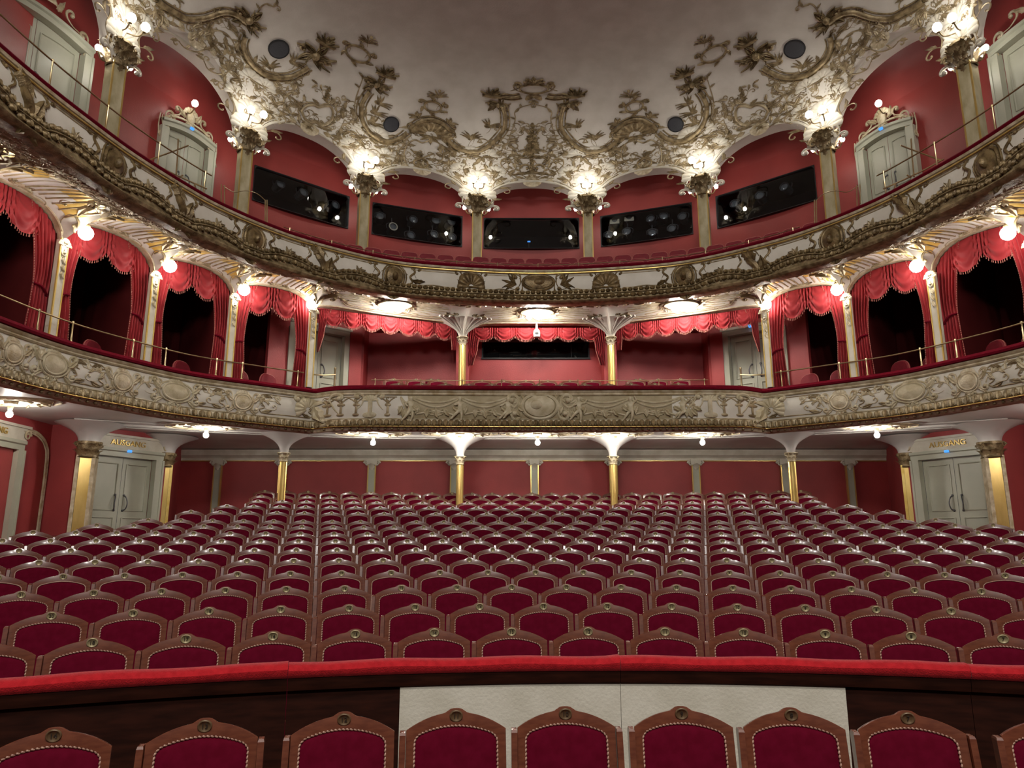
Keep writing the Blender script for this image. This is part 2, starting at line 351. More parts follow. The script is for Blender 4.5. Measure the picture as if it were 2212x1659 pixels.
# arch mouldings: a rounded lip along every opening
mb = MB()
for k in range(-6, 7):
    l, h = (-COLPH[0], COLPH[0]) if k == 0 else ((COLPH[abs(k)-1], COLPH[abs(k)]) if abs(k) < 6 else (9, 9))
    if l > 2: continue
    if k < 0: l, h = -h, -l
    d = .165/8.3*.98; ph = np.linspace(l+d, h-d, 46); az = np.array([arch_z(p) for p in ph]); az[0] = az[-1] = 10.95
    for off, dz, r in ((-.015, .0, .035), (-.02, .085, .018)):
        r_ = W(ph)+off; mb.tube(np.stack([r_*np.sin(ph), OY+r_*np.cos(ph), az+dz], -1), r, 7)
o = mb.build('arch_moulding', M['cream']); o.parent = ceiling

def sweep(R, prof, ph, mb=None, mi=0):
    mb = mb or MB(); rows = []
    for off, z in prof:
        x, y = R.xy(ph, off); rows.append(np.stack([x, y, np.full_like(x, z) if np.isscalar(z) else z], -1))
    return mb.grid(np.stack(rows, 1), mi=mi)
PH = np.linspace(-1.95, 1.95, 330)
# gallery rear wall, its vault and floor
def wallg(u, v):
    ph = u/UR; r = W(ph)+1.15; return np.stack([r*np.sin(ph), OY+r*np.cos(ph), v+0*r], -1)
WALLG = Surf(wallg, -1.9*UR, 1.9*UR, 8.8, 12.4)
GZ0, GZ1 = 10.22, 11.14                                                        # gallery booth windows
_p = WALLG.pix([(1046, 500), (805, 470), (997, 500), (549, 385), (752, 450)])[:, 0]
GWIN = [(-abs(_p[0]), abs(_p[0])), (_p[1], _p[2]), (-_p[2], -_p[1]), (_p[3], _p[4]), (-_p[4], -_p[3])]
ug = np.sort(np.concatenate([np.linspace(-1.95*UR, 1.95*UR, 420), np.array(GWIN).ravel()])); zg = np.array([8.8, GZ0, GZ1, 11.8])
mb = MB()
for i in range(len(ug)-1):
    for j in range(3):
        if j == 1 and any(a-1e-6 <= ug[i] and ug[i+1] <= b+1e-6 for a, b in GWIN): continue
        mb.grid(WALLG.fn(np.array([[ug[i], ug[i]], [ug[i+1], ug[i+1]]]), np.array([[zg[j], zg[j+1]], [zg[j], zg[j+1]]])))
sweep(W, [(1.15, 11.8), (1.10, 12.2), (.95, 12.5), (.70, 12.72), (.40, 12.8), (.1, 12.8)], PH, mb)
wall_gallery = mb.build('wall_gallery', M['red_upper']); struct(wall_gallery)
ROW_Z = [(16.35, 7.22), (17.3, 7.66), (18.2, 8.14)]                          # gallery seat rows: depth on the axis, floor height
mb = MB(); x = [(.12, 6.9), (.12, 7.22), (1.55, 7.22), (1.55, 7.66)]
rows = []
tt = np.array([0, .0, .3, .3, .53, .53, .76, .76, 1.0]); zz = np.array([6.95, 7.0, 7.0, 7.22, 7.22, 7.9, 7.9, 9.0, 9.0]); zz = np.array([6.95, 7.1, 7.1, 7.66, 7.66, 8.14, 8.14, 8.9, 9.0])
for t, z in zip(tt, zz):
    r = (G(PH)+.14)*(1-t)+(W(PH)+1.15)*t; rows.append(np.stack([r*np.sin(PH), OY+r*np.cos(PH), np.full_like(PH, z)], -1))
mb.grid(np.stack(rows, 1)); o = mb.build('floor_gallery', M['floor']); struct(o)

# first balcony: soffit, floor, rear walls
def outer(ph): return np.minimum(11.2/np.maximum(np.cos(ph), 1e-3), 10.12/np.maximum(np.abs(np.sin(ph)), 1e-3))
mb = MB(); rows = []
for t, z in [(0, 3.98), (.02, 4.0), (.06, 4.05), (.15, 4.11), (.3, 4.16), (.6, 4.17), (1, 4.15)]:
    r = (B(PH)+.16)*(1-t)+(np.where(np.cos(PH) > .02, outer(PH), 10.12/np.abs(np.sin(PH)))+.05)*t
    rows.append(np.stack([r*np.sin(PH), OY+r*np.cos(PH), np.full_like(PH, z)], -1))
mb.grid(np.stack(rows, 1)); ceiling_stalls = mb.build('ceiling_stalls', M['soffit']); struct(ceiling_stalls)
mb = MB(); rows = []
for t, z in [(0, 4.26), (.25, 4.26), (.25, 4.54), (.46, 4.54), (.46, 4.74), (1, 4.74)]:
    r = (B(PH)+.05)*(1-t)+(B(PH)+4.4)*t; rows.append(np.stack([r*np.sin(PH), OY+r*np.cos(PH), np.full_like(PH, z)], -1))
mb.grid(np.stack(rows, 1)); o = mb.build('floor_balcony', M['floor']); struct(o)
# tier ceiling between the arches and the gallery front
POST = [(1.71, 16.5), (4.8, 15.05), (6.15, 14.15), (7.15, 12.9), (7.95, 11.4), (8.45, 9.6), (8.6, 7.6)]
POSTPH = [math.atan2(x, y-OY) for x, y in POST]
TOPZ = [6.74, 6.76, 6.98, 7.06, 7.12, 7.15, 7.15]
def tier_z(ph, spring=6.6):
    a = abs(ph); k = 0
    while k < len(POSTPH) and a > POSTPH[k]: k += 1
    if k >= len(POSTPH): return spring
    l = -POSTPH[0] if k == 0 else POSTPH[k-1]; h = POSTPH[k]; c = (l+h)/2 if k else 0; q = abs(a-c)/((h-l)/2)
    sp = 6.36 if k == 0 else (6.36+(6.6-6.36)*max(0, (a-POSTPH[0])/(POSTPH[1]-POSTPH[0])) if k == 1 else spring); p = 8. if k < 2 else 2.6
    return sp+(TOPZ[k]-sp)*(1-min(1, q)**p)**(1/2.)
PHT = np.sort(np.concatenate([np.linspace(-1.75, 1.75, 420), [s*p for p in POSTPH for s in (1, -1)]])); TZ = np.array([tier_z(p) for p in PHT])
def tier_fn(u, v):
    ph = np.asarray(u)/UR; z0 = np.interp(ph, PHT, TZ); r = Q(ph)*(1-v)+(G(ph)+.16)*v; bulge = np.sin(PI*np.clip(v, 0, 1))*np.where(np.abs(ph) > POSTPH[1], .16, .10)
    return np.stack([r*np.sin(ph), OY+r*np.cos(ph), z0*(1-v)**1.6+6.80*(1-(1-v)**1.6)+bulge], -1)
TIER = Surf(tier_fn, -1.72*UR, 1.72*UR, 0, 1)
vv = np.linspace(0, 1, 14); mb = MB(); mb.grid(np.array([TIER.P(np.full(14, p*UR), vv) for p in PHT]))
ceiling_balcony = mb.build('ceiling_balcony', M['stucco']); struct(ceiling_balcony)
mb = MB()
E_ = np.stack([Q(PHT)*np.sin(PHT), OY+Q(PHT)*np.cos(PHT), TZ], -1); mb.tube(E_+np.array([0, 0, .02]), .03, 7)
mb.grid(np.stack([E_, E_*np.array([1, 1, 1])+np.stack([.2*np.sin(PHT), .2*np.cos(PHT), 0*PHT], -1)], 1))
o = mb.build('arch_lip', M['gilt_pale']); o.parent = ceiling_balcony
# box interiors: lid and rear wall
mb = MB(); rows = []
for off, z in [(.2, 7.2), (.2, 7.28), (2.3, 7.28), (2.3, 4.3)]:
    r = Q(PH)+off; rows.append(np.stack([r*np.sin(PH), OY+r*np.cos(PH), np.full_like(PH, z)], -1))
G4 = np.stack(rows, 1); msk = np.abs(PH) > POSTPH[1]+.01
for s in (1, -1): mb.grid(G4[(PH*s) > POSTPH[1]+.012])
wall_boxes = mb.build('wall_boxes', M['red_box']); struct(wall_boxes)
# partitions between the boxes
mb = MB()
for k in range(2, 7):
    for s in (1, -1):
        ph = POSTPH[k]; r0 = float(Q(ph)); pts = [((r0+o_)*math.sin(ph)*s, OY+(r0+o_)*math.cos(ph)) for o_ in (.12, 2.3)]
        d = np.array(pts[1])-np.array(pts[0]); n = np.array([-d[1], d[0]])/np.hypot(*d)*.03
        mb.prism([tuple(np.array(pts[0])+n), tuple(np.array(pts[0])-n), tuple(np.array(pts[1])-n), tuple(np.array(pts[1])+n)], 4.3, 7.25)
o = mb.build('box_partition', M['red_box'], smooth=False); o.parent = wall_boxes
# centre of the first balcony: rear wall with a lighting booth, side returns, lid
mb = MB(); Z0, Z1 = 4.3, 7.0
def wallbox(mb, p, q, t=.12, z0=Z0, z1=Z1, mi=0):
    p = np.array(p, float); q = np.array(q, float); d = q-p; n = np.array([-d[1], d[0]])/np.hypot(*d)*t/2
    mb.prism([tuple(p-n), tuple(q-n), tuple(q+n), tuple(p+n)], z0, z1, mi)
BW = 17.6
x0, x1, BZ0, BZ1 = -1.27, 1.27, 6.08, 6.95                                       # booth window opening
wallbox(mb, (-1.72, BW-.25), (x0, BW-.25)); wallbox(mb, (x1, BW-.25), (1.72, BW-.25)); wallbox(mb, (x0, BW-.25), (x1, BW-.25), z1=BZ0); wallbox(mb, (x0, BW-.25), (x1, BW-.25), z0=BZ1)
for s in (1, -1):
    wallbox(mb, (s*1.72, 16.75), (s*1.72, BW), .3); wallbox(mb, (s*1.72, BW), (s*4.15, BW)); wallbox(mb, (s*4.15, BW+.05), (s*4.15, 17.0), .14); wallbox(mb, (s*4.15, 17.0), (s*4.4, 16.85), .12)
    wallbox(mb, (s*4.4, 16.95), (s*5.6, 16.0), .12, z0=6.62); wallbox(mb, (s*5.35, 16.25), (s*5.9, 15.6), .1)
wall_balcony = mb.build('wall_balcony', M['red_wall'], smooth=False); struct(wall_balcony)
mb = MB(); mb.prism([(-5.9, 15.3), (-1.71, 16.6), (1.71, 16.6), (5.9, 15.3), (5.9, 18.4), (-5.9, 18.4)], 6.80, 6.86); o = mb.build('ceiling_balcony_rear', M['red_wall'], smooth=False); struct(o)

# stalls: back wall, side walls, raked floor
mb = MB(); wallbox(mb, (-10.2, 19.55), (10.2, 19.55), .12, 0, 4.2); wall_back = mb.build('wall_back', M['red_wall'], smooth=False); struct(wall_back)
for s, nm in ((-1, 'wall_left'), (1, 'wall_right')):
    mb = MB(); wallbox(mb, (s*10.15, 2.), (s*10.15, 15.25), .12, 0, 4.2); wallbox(mb, (s*10.15, 15.25), (s*9.55, 15.25), .12, 0, 4.2)
    wallbox(mb, (s*9.60, 15.22), (s*9.44, 15.48), .12, 0, 4.2); wallbox(mb, (s*8.62, 16.86), (s*8.5, 17.1), .12, 0, 4.2); wallbox(mb, (s*9.44, 15.48), (s*8.62, 16.86), .12, 3.72, 4.2)
    wallbox(mb, (s*8.5, 17.1), (s*9.35, 19.5), .12, 0, 4.2)
    o = mb.build(nm, M['red_wall'], smooth=False); struct(o)
ROWD = [5.05+.982*k for k in range(15)]; ROWP = [1.183, 1.263, 1.353, 1.45, 1.556, 1.667, 1.782, 1.895, 2.019, 2.135, 2.319, 2.478, 2.636, 2.801, 2.972]
PLH = .905                                                                    # number plate above its floor
mb = MB(); prof = [(-2, .1), (4.3, .1)]
for d, z in zip(ROWD, ROWP): prof += [(d-.48, prof[-1][1]), (d-.48, z-PLH)]
prof += [(19.5, prof[-1][1])]; xs = np.linspace(-10.1, 10.1, 41); rows = []
for d, z in prof:
    # each step follows the arc of its row
    R_ = max(8.0, 8.0+(d-5.05)); dy = R_-np.sqrt(np.maximum(R_*R_-np.minimum(np.abs(xs), R_*.93)**2, .01)) if 4.4 < d < 19.4 else 0*xs
    rows.append(np.stack([xs, d-dy, np.full_like(xs, z)], -1))
mb.grid(np.array(rows)); o = mb.build('floor', M['floor'], smooth=False); struct(o)
# ================================================================== lamps
M['side_bulb'] = emis('side_bulb_glow', (1, .945, .85), BULB*1.7); M['stalls_bulb'] = emis('stalls_bulb_glow', (1, .945, .85), SOFF*1.35); M['door_bulb'] = emis('door_bulb_glow', (1, .945, .85), BULB*.6); M['globe'] = emis('globe_glow', (1, .945, .85), GLOBE); M['spot_bulb'] = emis('soffit_bulb_glow', (1, .945, .85), SOFF)
def polar(ph, r, z): return np.array([r*math.sin(ph), OY+r*math.cos(ph), z])
def ordinal(n): return ['first', 'second', 'third', 'fourth', 'fifth', 'sixth', 'seventh', 'eighth', 'ninth', 'tenth', 'eleventh', 'twelfth', 'thirteenth', 'fourteenth', 'fifteenth', 'sixteenth', 'seventeenth', 'eighteenth', 'nineteenth', 'twentieth'][n-1] if n <= 20 else '%dth' % n if n not in (21, 22, 23, 31, 32, 33) else {21: '21st', 22: '22nd', 23: '23rd', 31: '31st', 32: '32nd', 33: '33rd'}[n]
SIDE = {-1: 'left', 1: 'right'}
BAYN = ['centre', 'second', 'third', 'outermost']
# twin bulbs on the cartouche above each gallery column
for k, c in enumerate(COLPH[:4]):
    for s in (-1, 1):
        p = polar(s*c, float(W(c))-.02, 11.5); ez = np.array([0, 0, 1.]); en = -np.array([math.sin(s*c), math.cos(s*c), 0]); et = np.cross(ez, en)
        nm = ['next to the centre arch', 'second from the centre arch', 'third from the centre arch', 'fourth from the centre arch', 'at the far side edge'][k]
        e = empty('wall_sconce', p, 0, f'twin-bulb sconce above the {SIDE[s]} gallery column {nm}', 'wall lamp', 'sconces above the gallery columns')
        mb = MB()
        for q in (-1, 1):
            a = p*0+en*.02+et*q*.05; b = en*.26+et*q*.13+ez*(-.10); d = en*.40+et*q*.15+ez*(-.02)
            mb.tube(cr([a, b, d], 6), .014, 6); mb.lathe([(.0, -.03), (.035, -.02), (.03, .02)], en*.40+et*q*.15+ez*(-.03), 8)
        mb.build('bracket', M['gilt'], e)
        for q in (-1, 1):
            mb = MB(); mb.ball(en*.42+et*q*.15+ez*.06, (.085, .085, .095), 12, 9); mb.build('bulb', M['bulb'], e)
        for q in (-1, 1):
            mb = MB(); c_ = -en*.20+et*q*.34+ez*(-.50); mb.ball(c_, (.055, .055, .065), 10, 8); mb.build('side_bulb', M['side_bulb'], e)
            mb = MB(); mb.tube(cr([-en*.30+et*q*.10+ez*(-.62), -en*.24+et*q*.24+ez*(-.66), c_-ez*.05], 5), .014, 6); mb.build('bracket', M['gilt'], e)
# globes under the first tier ceiling
GL = [(7.53, 11.31), (6.82, 12.78), (5.92, 14.07), (4.81, 15.0), (8.05, 9.7)]
for k, (x, y) in enumerate(GL):
    for s in (-1, 1):
        nm = ['over the second box post', 'over the third box post', 'over the fourth box post', 'over the corner post by the centre stalls view', 'over the outermost box post'][k]
        nm = {0: 'third outward from the long central bays', 1: 'second outward from the long central bays', 2: 'next but one to the corner post', 3: 'at the corner post of the boxes', 4: 'outermost, over the nearest box'}[k]
        if k < 3: nm = ['fourth from the centre bays', 'third from the centre bays', 'second from the centre bays'][k]
        e = empty('globe_lamp', (s*x, y, 6.70), 0, f'{SIDE[s]} white globe lamp under the gallery, {nm}', 'lamp', 'globe lamps over the boxes')
        mb = MB(); mb.ball((0, 0, 0), .115, 14, 10); mb.build('globe', M['globe'], e)
        mb = MB(); mb.lathe([(.0, .10), (.05, .10), (.055, .13), (.03, .16), (.03, .24), (.0, .24)], n=12); mb.build('fitting', M['gilt'], e)
# bulb clusters over the three centre bays
for x, y, nm in [(-3.12, 15.42, 'left centre bay'), (0, 15.95, 'lighting booth bay'), (3.12, 15.42, 'right centre bay')]:
    e = empty('bulb_cluster', (x, y, 6.74), 0, f'cluster of bare bulbs in a stucco rosette over the {nm}', 'ceiling lamp', 'bulb clusters of the middle tier')
    mb = MB(); mb.lathe([(.0, .12), (.26, .12), (.30, .07), (.24, .05), (.20, .075), (.0, .07)], n=22, sx=1.25); mb.build('rosette', M['gilt_pale'], e)
    for q in (-1, 0, 1):
        mb = MB(); mb.ball((q*.17, -.03 if q else -.10, -.0), (.06, .06, .07), 10, 8); mb.build('bulb', M['spot_bulb'], e)
# lamps in the stalls ceiling
SL = [(-9.28, 12.66), (-6.9, 15.2), (-3.66, 16.38), (-1.73, 16.37), (0, 16.37), (1.73, 16.35), (3.66, 16.35), (6.98, 15.2), (9.28, 12.66), (-9.3, 9.5), (9.3, 9.5)]
SLN = ['leftmost lamp in view under the balcony, over the far-left door', 'lamp under the balcony above the left double door', 'lamp under the balcony between the left fluted pillars', 'lamp under the balcony beside the left inner pillar', 'lamp under the balcony on the centre line', 'lamp under the balcony beside the right inner pillar', 'lamp under the balcony between the right fluted pillars', 'lamp under the balcony above the right double door', 'rightmost lamp under the balcony, by the gold pillar', 'lamp on the left side aisle nearest the stage', 'lamp on the right side aisle nearest the stage']
for (x, y), nm in zip(SL, SLN):
    e = empty('soffit_lamp', (x, y, 3.97), 0, 'bare bulb ' + nm, 'ceiling lamp', 'bulbs in the stalls ceiling')
    mb = MB(); mb.lathe([(.0, .19), (.11, .185), (.10, .14), (.05, .11), (.03, .01), (0, .0)], n=16); mb.build('rose', M['gilt_pale'], e)
    mb = MB(); mb.ball((0, 0, -.035), (.055, .055, .06), 12, 8); mb.build('bulb', M['stalls_bulb'], e)
# lamp over each gallery door
_u, _z0 = WALLG.pix([(421, 226)])[0]; _wp = WALLG.fn(np.array(_u), np.array(_z0)); _c = np.array([CAMX, 0, CAMZ]); _lp = _c+(_wp-_c)*.966
for s in (-1, 1):
    p = _lp*np.array([-s, 1, 1]) if s > 0 else _lp; ph = s*abs(math.atan2(_lp[0], _lp[1]-OY))
    e = empty('door_lamp', p, 0, f'single bulb on a bracket over the {SIDE[s]} gallery door', 'wall lamp')
    en = -np.array([math.sin(ph), math.cos(ph), 0]); mb = MB(); mb.tube(cr([-en*.42, -en*.2+np.array([0, 0, -.14]), np.array([0, 0, -.10]), np.array([0, 0, -.05])], 5), .014, 6); mb.build('bracket', M['gilt'], e)
    mb = MB(); mb.ball((0, 0, .03), (.075, .075, .085), 12, 9); mb.build('bulb', M['door_bulb'], e)
# ================================================================== stalls level: pillars, pilasters, doors
def plane_surf(o, ex, ez, w=2., h=3.):
    o = np.array(o, float); ex = np.array(ex, float); ez = np.array(ez, float)
    return Surf(lambda u, v: o+np.asarray(u)[..., None]*ex+np.asarray(v)[..., None]*ez, -w, w, -.2, h)
def fluted(mb, r, z0, z1, lobes=8, n=48, mi=0):
    th = np.arange(n)/n*2*PI; rr = r*(1-.16*np.abs(np.sin(th*lobes/2)))
    G = np.array([[(a*math.cos(t), a*math.sin(t), z) for a, t in zip(rr, th)] for z in np.linspace(z0, z1, 3)]); mb.grid(G, wv=True, mi=mi)
def leaf3(mb, base, d, up, L, W, curl=.6, mi=0):
    """free acanthus leaf: starts along up, curls over towards d"""
    base = np.array(base, float); d = np.array(d, float); up = np.array(up, float); sd = np.cross(d, up); t = np.linspace(0, 1, 7); wv = np.sin(PI*np.minimum(1, .1+t*.9))*(1+.2*np.cos(t*18.8)); wv[-1] = .05
    ax = base+np.outer(np.sin(t*(1+curl))*L*.75, up)+np.outer((1-np.cos(t*(1+curl)))*L*.6, d)
    G = np.stack([ax+sd*(q*W*.5*wv)[:, None]+d*(-abs(q)*W*.12) for q in (-1, -.5, 0, .5, 1)], 1); mb.grid(G, mi=mi)
def capital(mb, r, z0, z1, n=8, flare=1.7, mi=0):
    h = z1-z0; mb.lathe([(r*1.0, z0), (r*1.15, z0+.03*h), (r*1.02, z0+.08*h), (r*1.05, z0+.5*h), (r*1.35, z0+.85*h), (r*flare, z0+.9*h), (r*flare, z1), (0, z1)], n=20, mi=mi)
    for j in range(2):
        for i in range(n):
            a = (i+.5*j)/n*2*PI; d = np.array([math.cos(a), math.sin(a), 0]); leaf3(mb, d*r*1.02+np.array([0, 0, z0+h*(.05+.34*j)]), d, (0, 0, 1), h*.62, r*.85, mi=mi)
    for i in range(4):
        a = (i+.5)/4*2*PI; d = np.array([math.cos(a), math.sin(a), 0]); c = d*r*1.45+np.array([0, 0, z0+h*.78]); t = np.linspace(0, 1, 12)
        mb.tube(c+np.outer(np.cos(t*9)*h*.14*(1-t*.75), d)+np.outer(np.sin(t*9)*h*.14*(1-t*.75), (0, 0, 1)), h*.045*(1-t*.4), 6, mi=mi)
def fan_capital(mb, r, z0, z1, R1=.5, mi=0):
    t = np.linspace(0, 1, 10); mb.lathe([(r+(R1-r)*(a**2.6), z0+(z1-z0)*a) for a in t], n=24, mi=mi)
STN = {1.77: "inner", 5.65: "outer"}
for s in (-1, 1):
    for X, Y, zb in [(1.77, 17.12, 1.74), (5.65, 16.46, 1.62)]:
        e = empty('fluted_pillar', (s*X, Y, 0), 0, f'{STN[X]} gold fluted pillar among the {SIDE[s]} rear stalls rows', 'pillar', 'gold fluted pillars of the stalls')
        mb = MB(); fluted(mb, .082, zb, 3.56); mb.build('shaft', M['gold'], e)
        mb = MB(); mb.lathe([(.13, zb-.12), (.13, zb), (.10, zb+.05), (.09, zb+.06)], n=16); mb.build('base', M['gold'], e)
        mb = MB(); capital(mb, .085, 3.52, 3.72); mb.build('capital', M['gilt_pale'], e)
        mb = MB(); fan_capital(mb, .09, 3.70, 4.15, .58); mb.build('fan', M['soffit'], e)
# thin ceiling mouldings joining the fans
mb = MB()
for dy, r, z in ((0, .03, 4.15), (-.5, .016, 4.15), (.45, .016, 4.155)):
    xs = np.linspace(-9.2, 9.2, 60); ys = 16.86+dy-np.maximum(0, np.abs(xs)-1.75)**2*.035; mb.tube(np.stack([xs, ys, np.full(60, z)], -1), r, 6)
o = mb.build('soffit_moulding', M['soffit']); o.parent = ceiling_stalls
# cornice along the back wall
mb = MB(); prof = [(-.02, 3.86), (-.05, 3.88), (-.05, 3.93), (-.09, 3.97), (-.16, 4.0), (-.2, 4.08), (-.24, 4.14)]
xs = np.array([-9.4, -8, 0, 8, 9.4]); mb.grid(np.array([[(x, 19.49+o_, z) for o_, z in prof] for x in xs]))
o = mb.build('trim_1', M['cream']); struct(o)
mb = MB(); mb.tube([(-9.4, 19.46, 3.865), (9.4, 19.46, 3.865)], .012, 6); o2 = mb.build('gilt_edge', M['gold']); o2.parent = o
PN = {0: 'behind the centre seats', 2.08: 'first', 4.24: 'second', 6.57: 'third', 8.27: 'fourth'}
for X in (0, 2.08, 4.24, 6.57, 8.27):
    for s in ((-1, 1) if X else (1,)):
        lab = 'pale gilt-edged pilaster on the stalls back wall, ' + ('on the centre line' if not X else f'{PN[X]} {SIDE[s]} of centre')
        e = empty('pilaster', (s*X+(.02 if X == 0 else 0), 19.475, 0), 0, lab, 'pilaster', 'pilasters of the stalls back wall')
        mb = MB(); mb.box((0, -.03, 2.85), (.17, .06, 2.1)); mb.build('shaft', M['door'], e, smooth=False)
        mb = MB()
        for q in (-1, 1): mb.box((q*.095, -.035, 2.85), (.028, .075, 2.1))
        mb.build('gilt_edge', M['gold'], e, smooth=False)
        mb = MB()
        for q in (-1, 1):
            t = np.linspace(0, 1, 14); mb.tube(np.stack([q*(.13+.08*np.cos(t*8)*(1-t*.7)), np.full(14, -.06), 3.80+.08*np.sin(t*8)*(1-t*.7)], -1), .028*(1-.5*t), 6)
        mb.box((0, -.06, 3.83), (.26, .1, .14)); leaf3(mb, (0, -.1, 3.62), (0, -1, 0), (0, 0, 1), .22, .16); mb.build('capital', M['cream'], e)
# gilded square pillars flanking the side doors
for s in (-1, 1):
    for X, Y, wd, rz, nm in [(9.25, 15.12, .34, .30, 'square gilded pillar beside the outer edge of the'), (8.55, 17.06, .30, .5, 'narrow square gilded pilaster on the inner side of the')]:
        e = empty('gilded_pillar', (s*X, Y, 0), -s*rz, f'{nm} {SIDE[s]} double door', 'pillar', 'gilded pillars by the stalls doors')
        big = wd > .32
        mb = MB(); mb.box((0, 0, 2.3), (wd*.62, wd*.7, 2.4)); mb.build('shaft', M['gold'], e, smooth=False)
        mb = MB()
        for q in (-1, 1): mb.box((q*wd*.42, .0, 2.3), (wd*.2, wd*.8, 2.4))
        mb.build('gilt_edge', M['ochre'] if not big else M['gilt_pale'], e, smooth=False)
        mb = MB(); capital(mb, wd*.55, 3.45, 3.78, flare=1.35); mb.build('capital', M['gilt'], e)
        mb = MB(); fan_capital(mb, wd*.6, 3.76, 4.15, .66); mb.build('fan', M['soffit'], e)

def text_mesh(s, size, depth=.006, name='lettering'):
    c = bpy.data.curves.new(name, 'FONT'); c.body = s; c.size = size; c.extrude = depth; c.align_x = 'CENTER'; c.align_y = 'CENTER'; c.resolution_u = 3
    o = bpy.data.objects.new('tmp', c); COL.objects.link(o); dg = bpy.context.evaluated_depsgraph_get(); me = bpy.data.meshes.new_from_object(o.evaluated_get(dg))
    bpy.data.objects.remove(o); bpy.data.curves.remove(c); me.name = name; return me
AUS = text_mesh('AUSGANG', .17, .012)
AUS.materials.clear(); AUS.materials.append(M['gold'])
def leaf_panel(mb, x0, x1, z0, z1, y, arch=0., d=.018):
    """raised moulding ring of a door panel"""
    t = np.linspace(0, 1, 9); top = [(x0+(x1-x0)*a, z1+arch*math.sin(PI*a)) for a in t]
    P = np.array([(x0, y, z0)]+[(x, y, z) for x, z in top]+[(x1, y, z0)]); mb.tube(np.concatenate([P, P[:1]]), d, 5)
def double_door(name, loc, rz, wd, z0, z1, label, over=True, arch=0., exitm=True):
    e = empty(name, loc, rz); struct(e, label); h = z1-z0
    mb = MB()
    for q in (-1, 1): mb.box((q*(wd/2+.09), -.03, z0+h/2), (.18, .16, h)); mb.box((q*(wd/2+.17), -.06, z0+h/2), (.045, .14, h))
    n = 15; xs = np.linspace(-wd/2-.18, wd/2+.18, n); za = z1+arch*np.cos(xs/(wd/2+.18)*PI/2)
    prof = [(.06, -.0), (-.10, -.0), (-.10, .10), (-.14, .12), (-.14, .18), (.06, .2)]
    mb.grid(np.array([[(x, y, z+dz) for y, dz in prof] for x, z in zip(xs, za)])); mb.build('frame', M['door'], e, smooth=False)
    for q in (-1, 1):
        mb = MB(); cx = q*wd/4; xs = np.linspace(cx-wd/4+.004, cx+wd/4-.004, 9); zt = z1+arch*np.cos(xs/(wd/2+.18)*PI/2)-.005
        mb.grid(np.array([[(x, .1, z0), (x, .06, z0), (x, .06, z), (x, .1, z)] for x, z in zip(xs, zt)])); lf = mb.build('door_leaf', M['door'], e, smooth=False)
        mb = MB(); leaf_panel(mb, cx-wd/4+.1, cx+wd/4-.1, z0+h*.42, z1-.14+arch*.4, .055, arch*.2); leaf_panel(mb, cx-wd/4+.1, cx+wd/4-.1, z0+h*.08, z0+h*.34, .055); mb.build('panel_moulding', M['door'], lf)
        mb = MB(); x = q*.10; mb.tube(cr([(x, .055, z0+h*.42), (x+q*.03, -.01, z0+h*.44), (x+q*.045, -.03, z0+h*.50), (x+q*.02, -.01, z0+h*.56), (x, .055, z0+h*.585)], 5), .014, 6)
        for zz in (.42, .585): mb.ball((x, .05, z0+h*zz), .028, 8, 6)
        mb.build('handle', M['metal'], lf)
    if over:
        mb = MB(); mb.box((0, -.03, z1+.30), (wd+.5, .08, .26)); mb.box((0, -.07, z1+.45), (wd+.6, .1, .05)); ov = mb.build('overdoor', M['cream'], e, smooth=False)
        o = bpy.data.objects.new('lettering', AUS); COL.objects.link(o); o.parent = ov; o.location = (0, -.085, z1+.30); o.rotation_euler = (PI/2, 0, 0)
        mb = MB()
        for q in (-1, 1):
            t = np.linspace(0, 1, 16); mb.tube(np.stack([q*(wd/2+.24+.09*np.cos(t*9)*(1-t*.7)), np.full(16, -.09), z1+.30+.10*np.sin(t*9)*(1-t*.7)], -1), .024*(1-.5*t), 6)
        mb.build('scroll', M['gilt_pale'], ov)
    if exitm:
        mb = MB(); mb.box((0, -.14, z1+.13+arch), (.09, .05, .05)); mb.build('exit_marker', M['blue'], e, smooth=False)
    return e
# side doors: wall line runs from (9.44, 15.48) to (8.62, 16.86)
for s, n in ((-1, 1), (1, 2)):
    a = math.atan2(16.86-15.48, 9.44-8.62)
    double_door(f'door_{n}', (s*9.03, 16.17, 0), -s*a, 1.36, 1.62, 3.58, f'{SIDE[s]} grey-green double door under gold AUSGANG lettering at the rear of the stalls')
for s, n in ((-1, 3), (1, 4)):
    double_door(f'door_{n}', (s*10.10, 13.35, 0), -s*PI/2, 1.5, 1.2, 3.5, f'grey-green double door in the {SIDE[s]} side wall nearest the stage', over=True, exitm=False)
# gilt frame of the red panel next to the square pillar
for s, n in ((-1, 2), (1, 3)):
    mb = MB(); P = cr([(s*10.07, 15.12, 1.5), (s*10.07, 15.12, 3.3), (s*10.07, 15.0, 3.72), (s*10.07, 14.75, 3.88), (s*10.07, 14.5, 3.92), (s*10.07, 14.3, 3.93)], 6); mb.tube(P, .04, 7); P2 = P+np.array([-s*.03, -.06, -.05]); mb.tube(P2, .014, 6)
    o = mb.build(f'trim_{n}', M['gilt_pale']); struct(o)
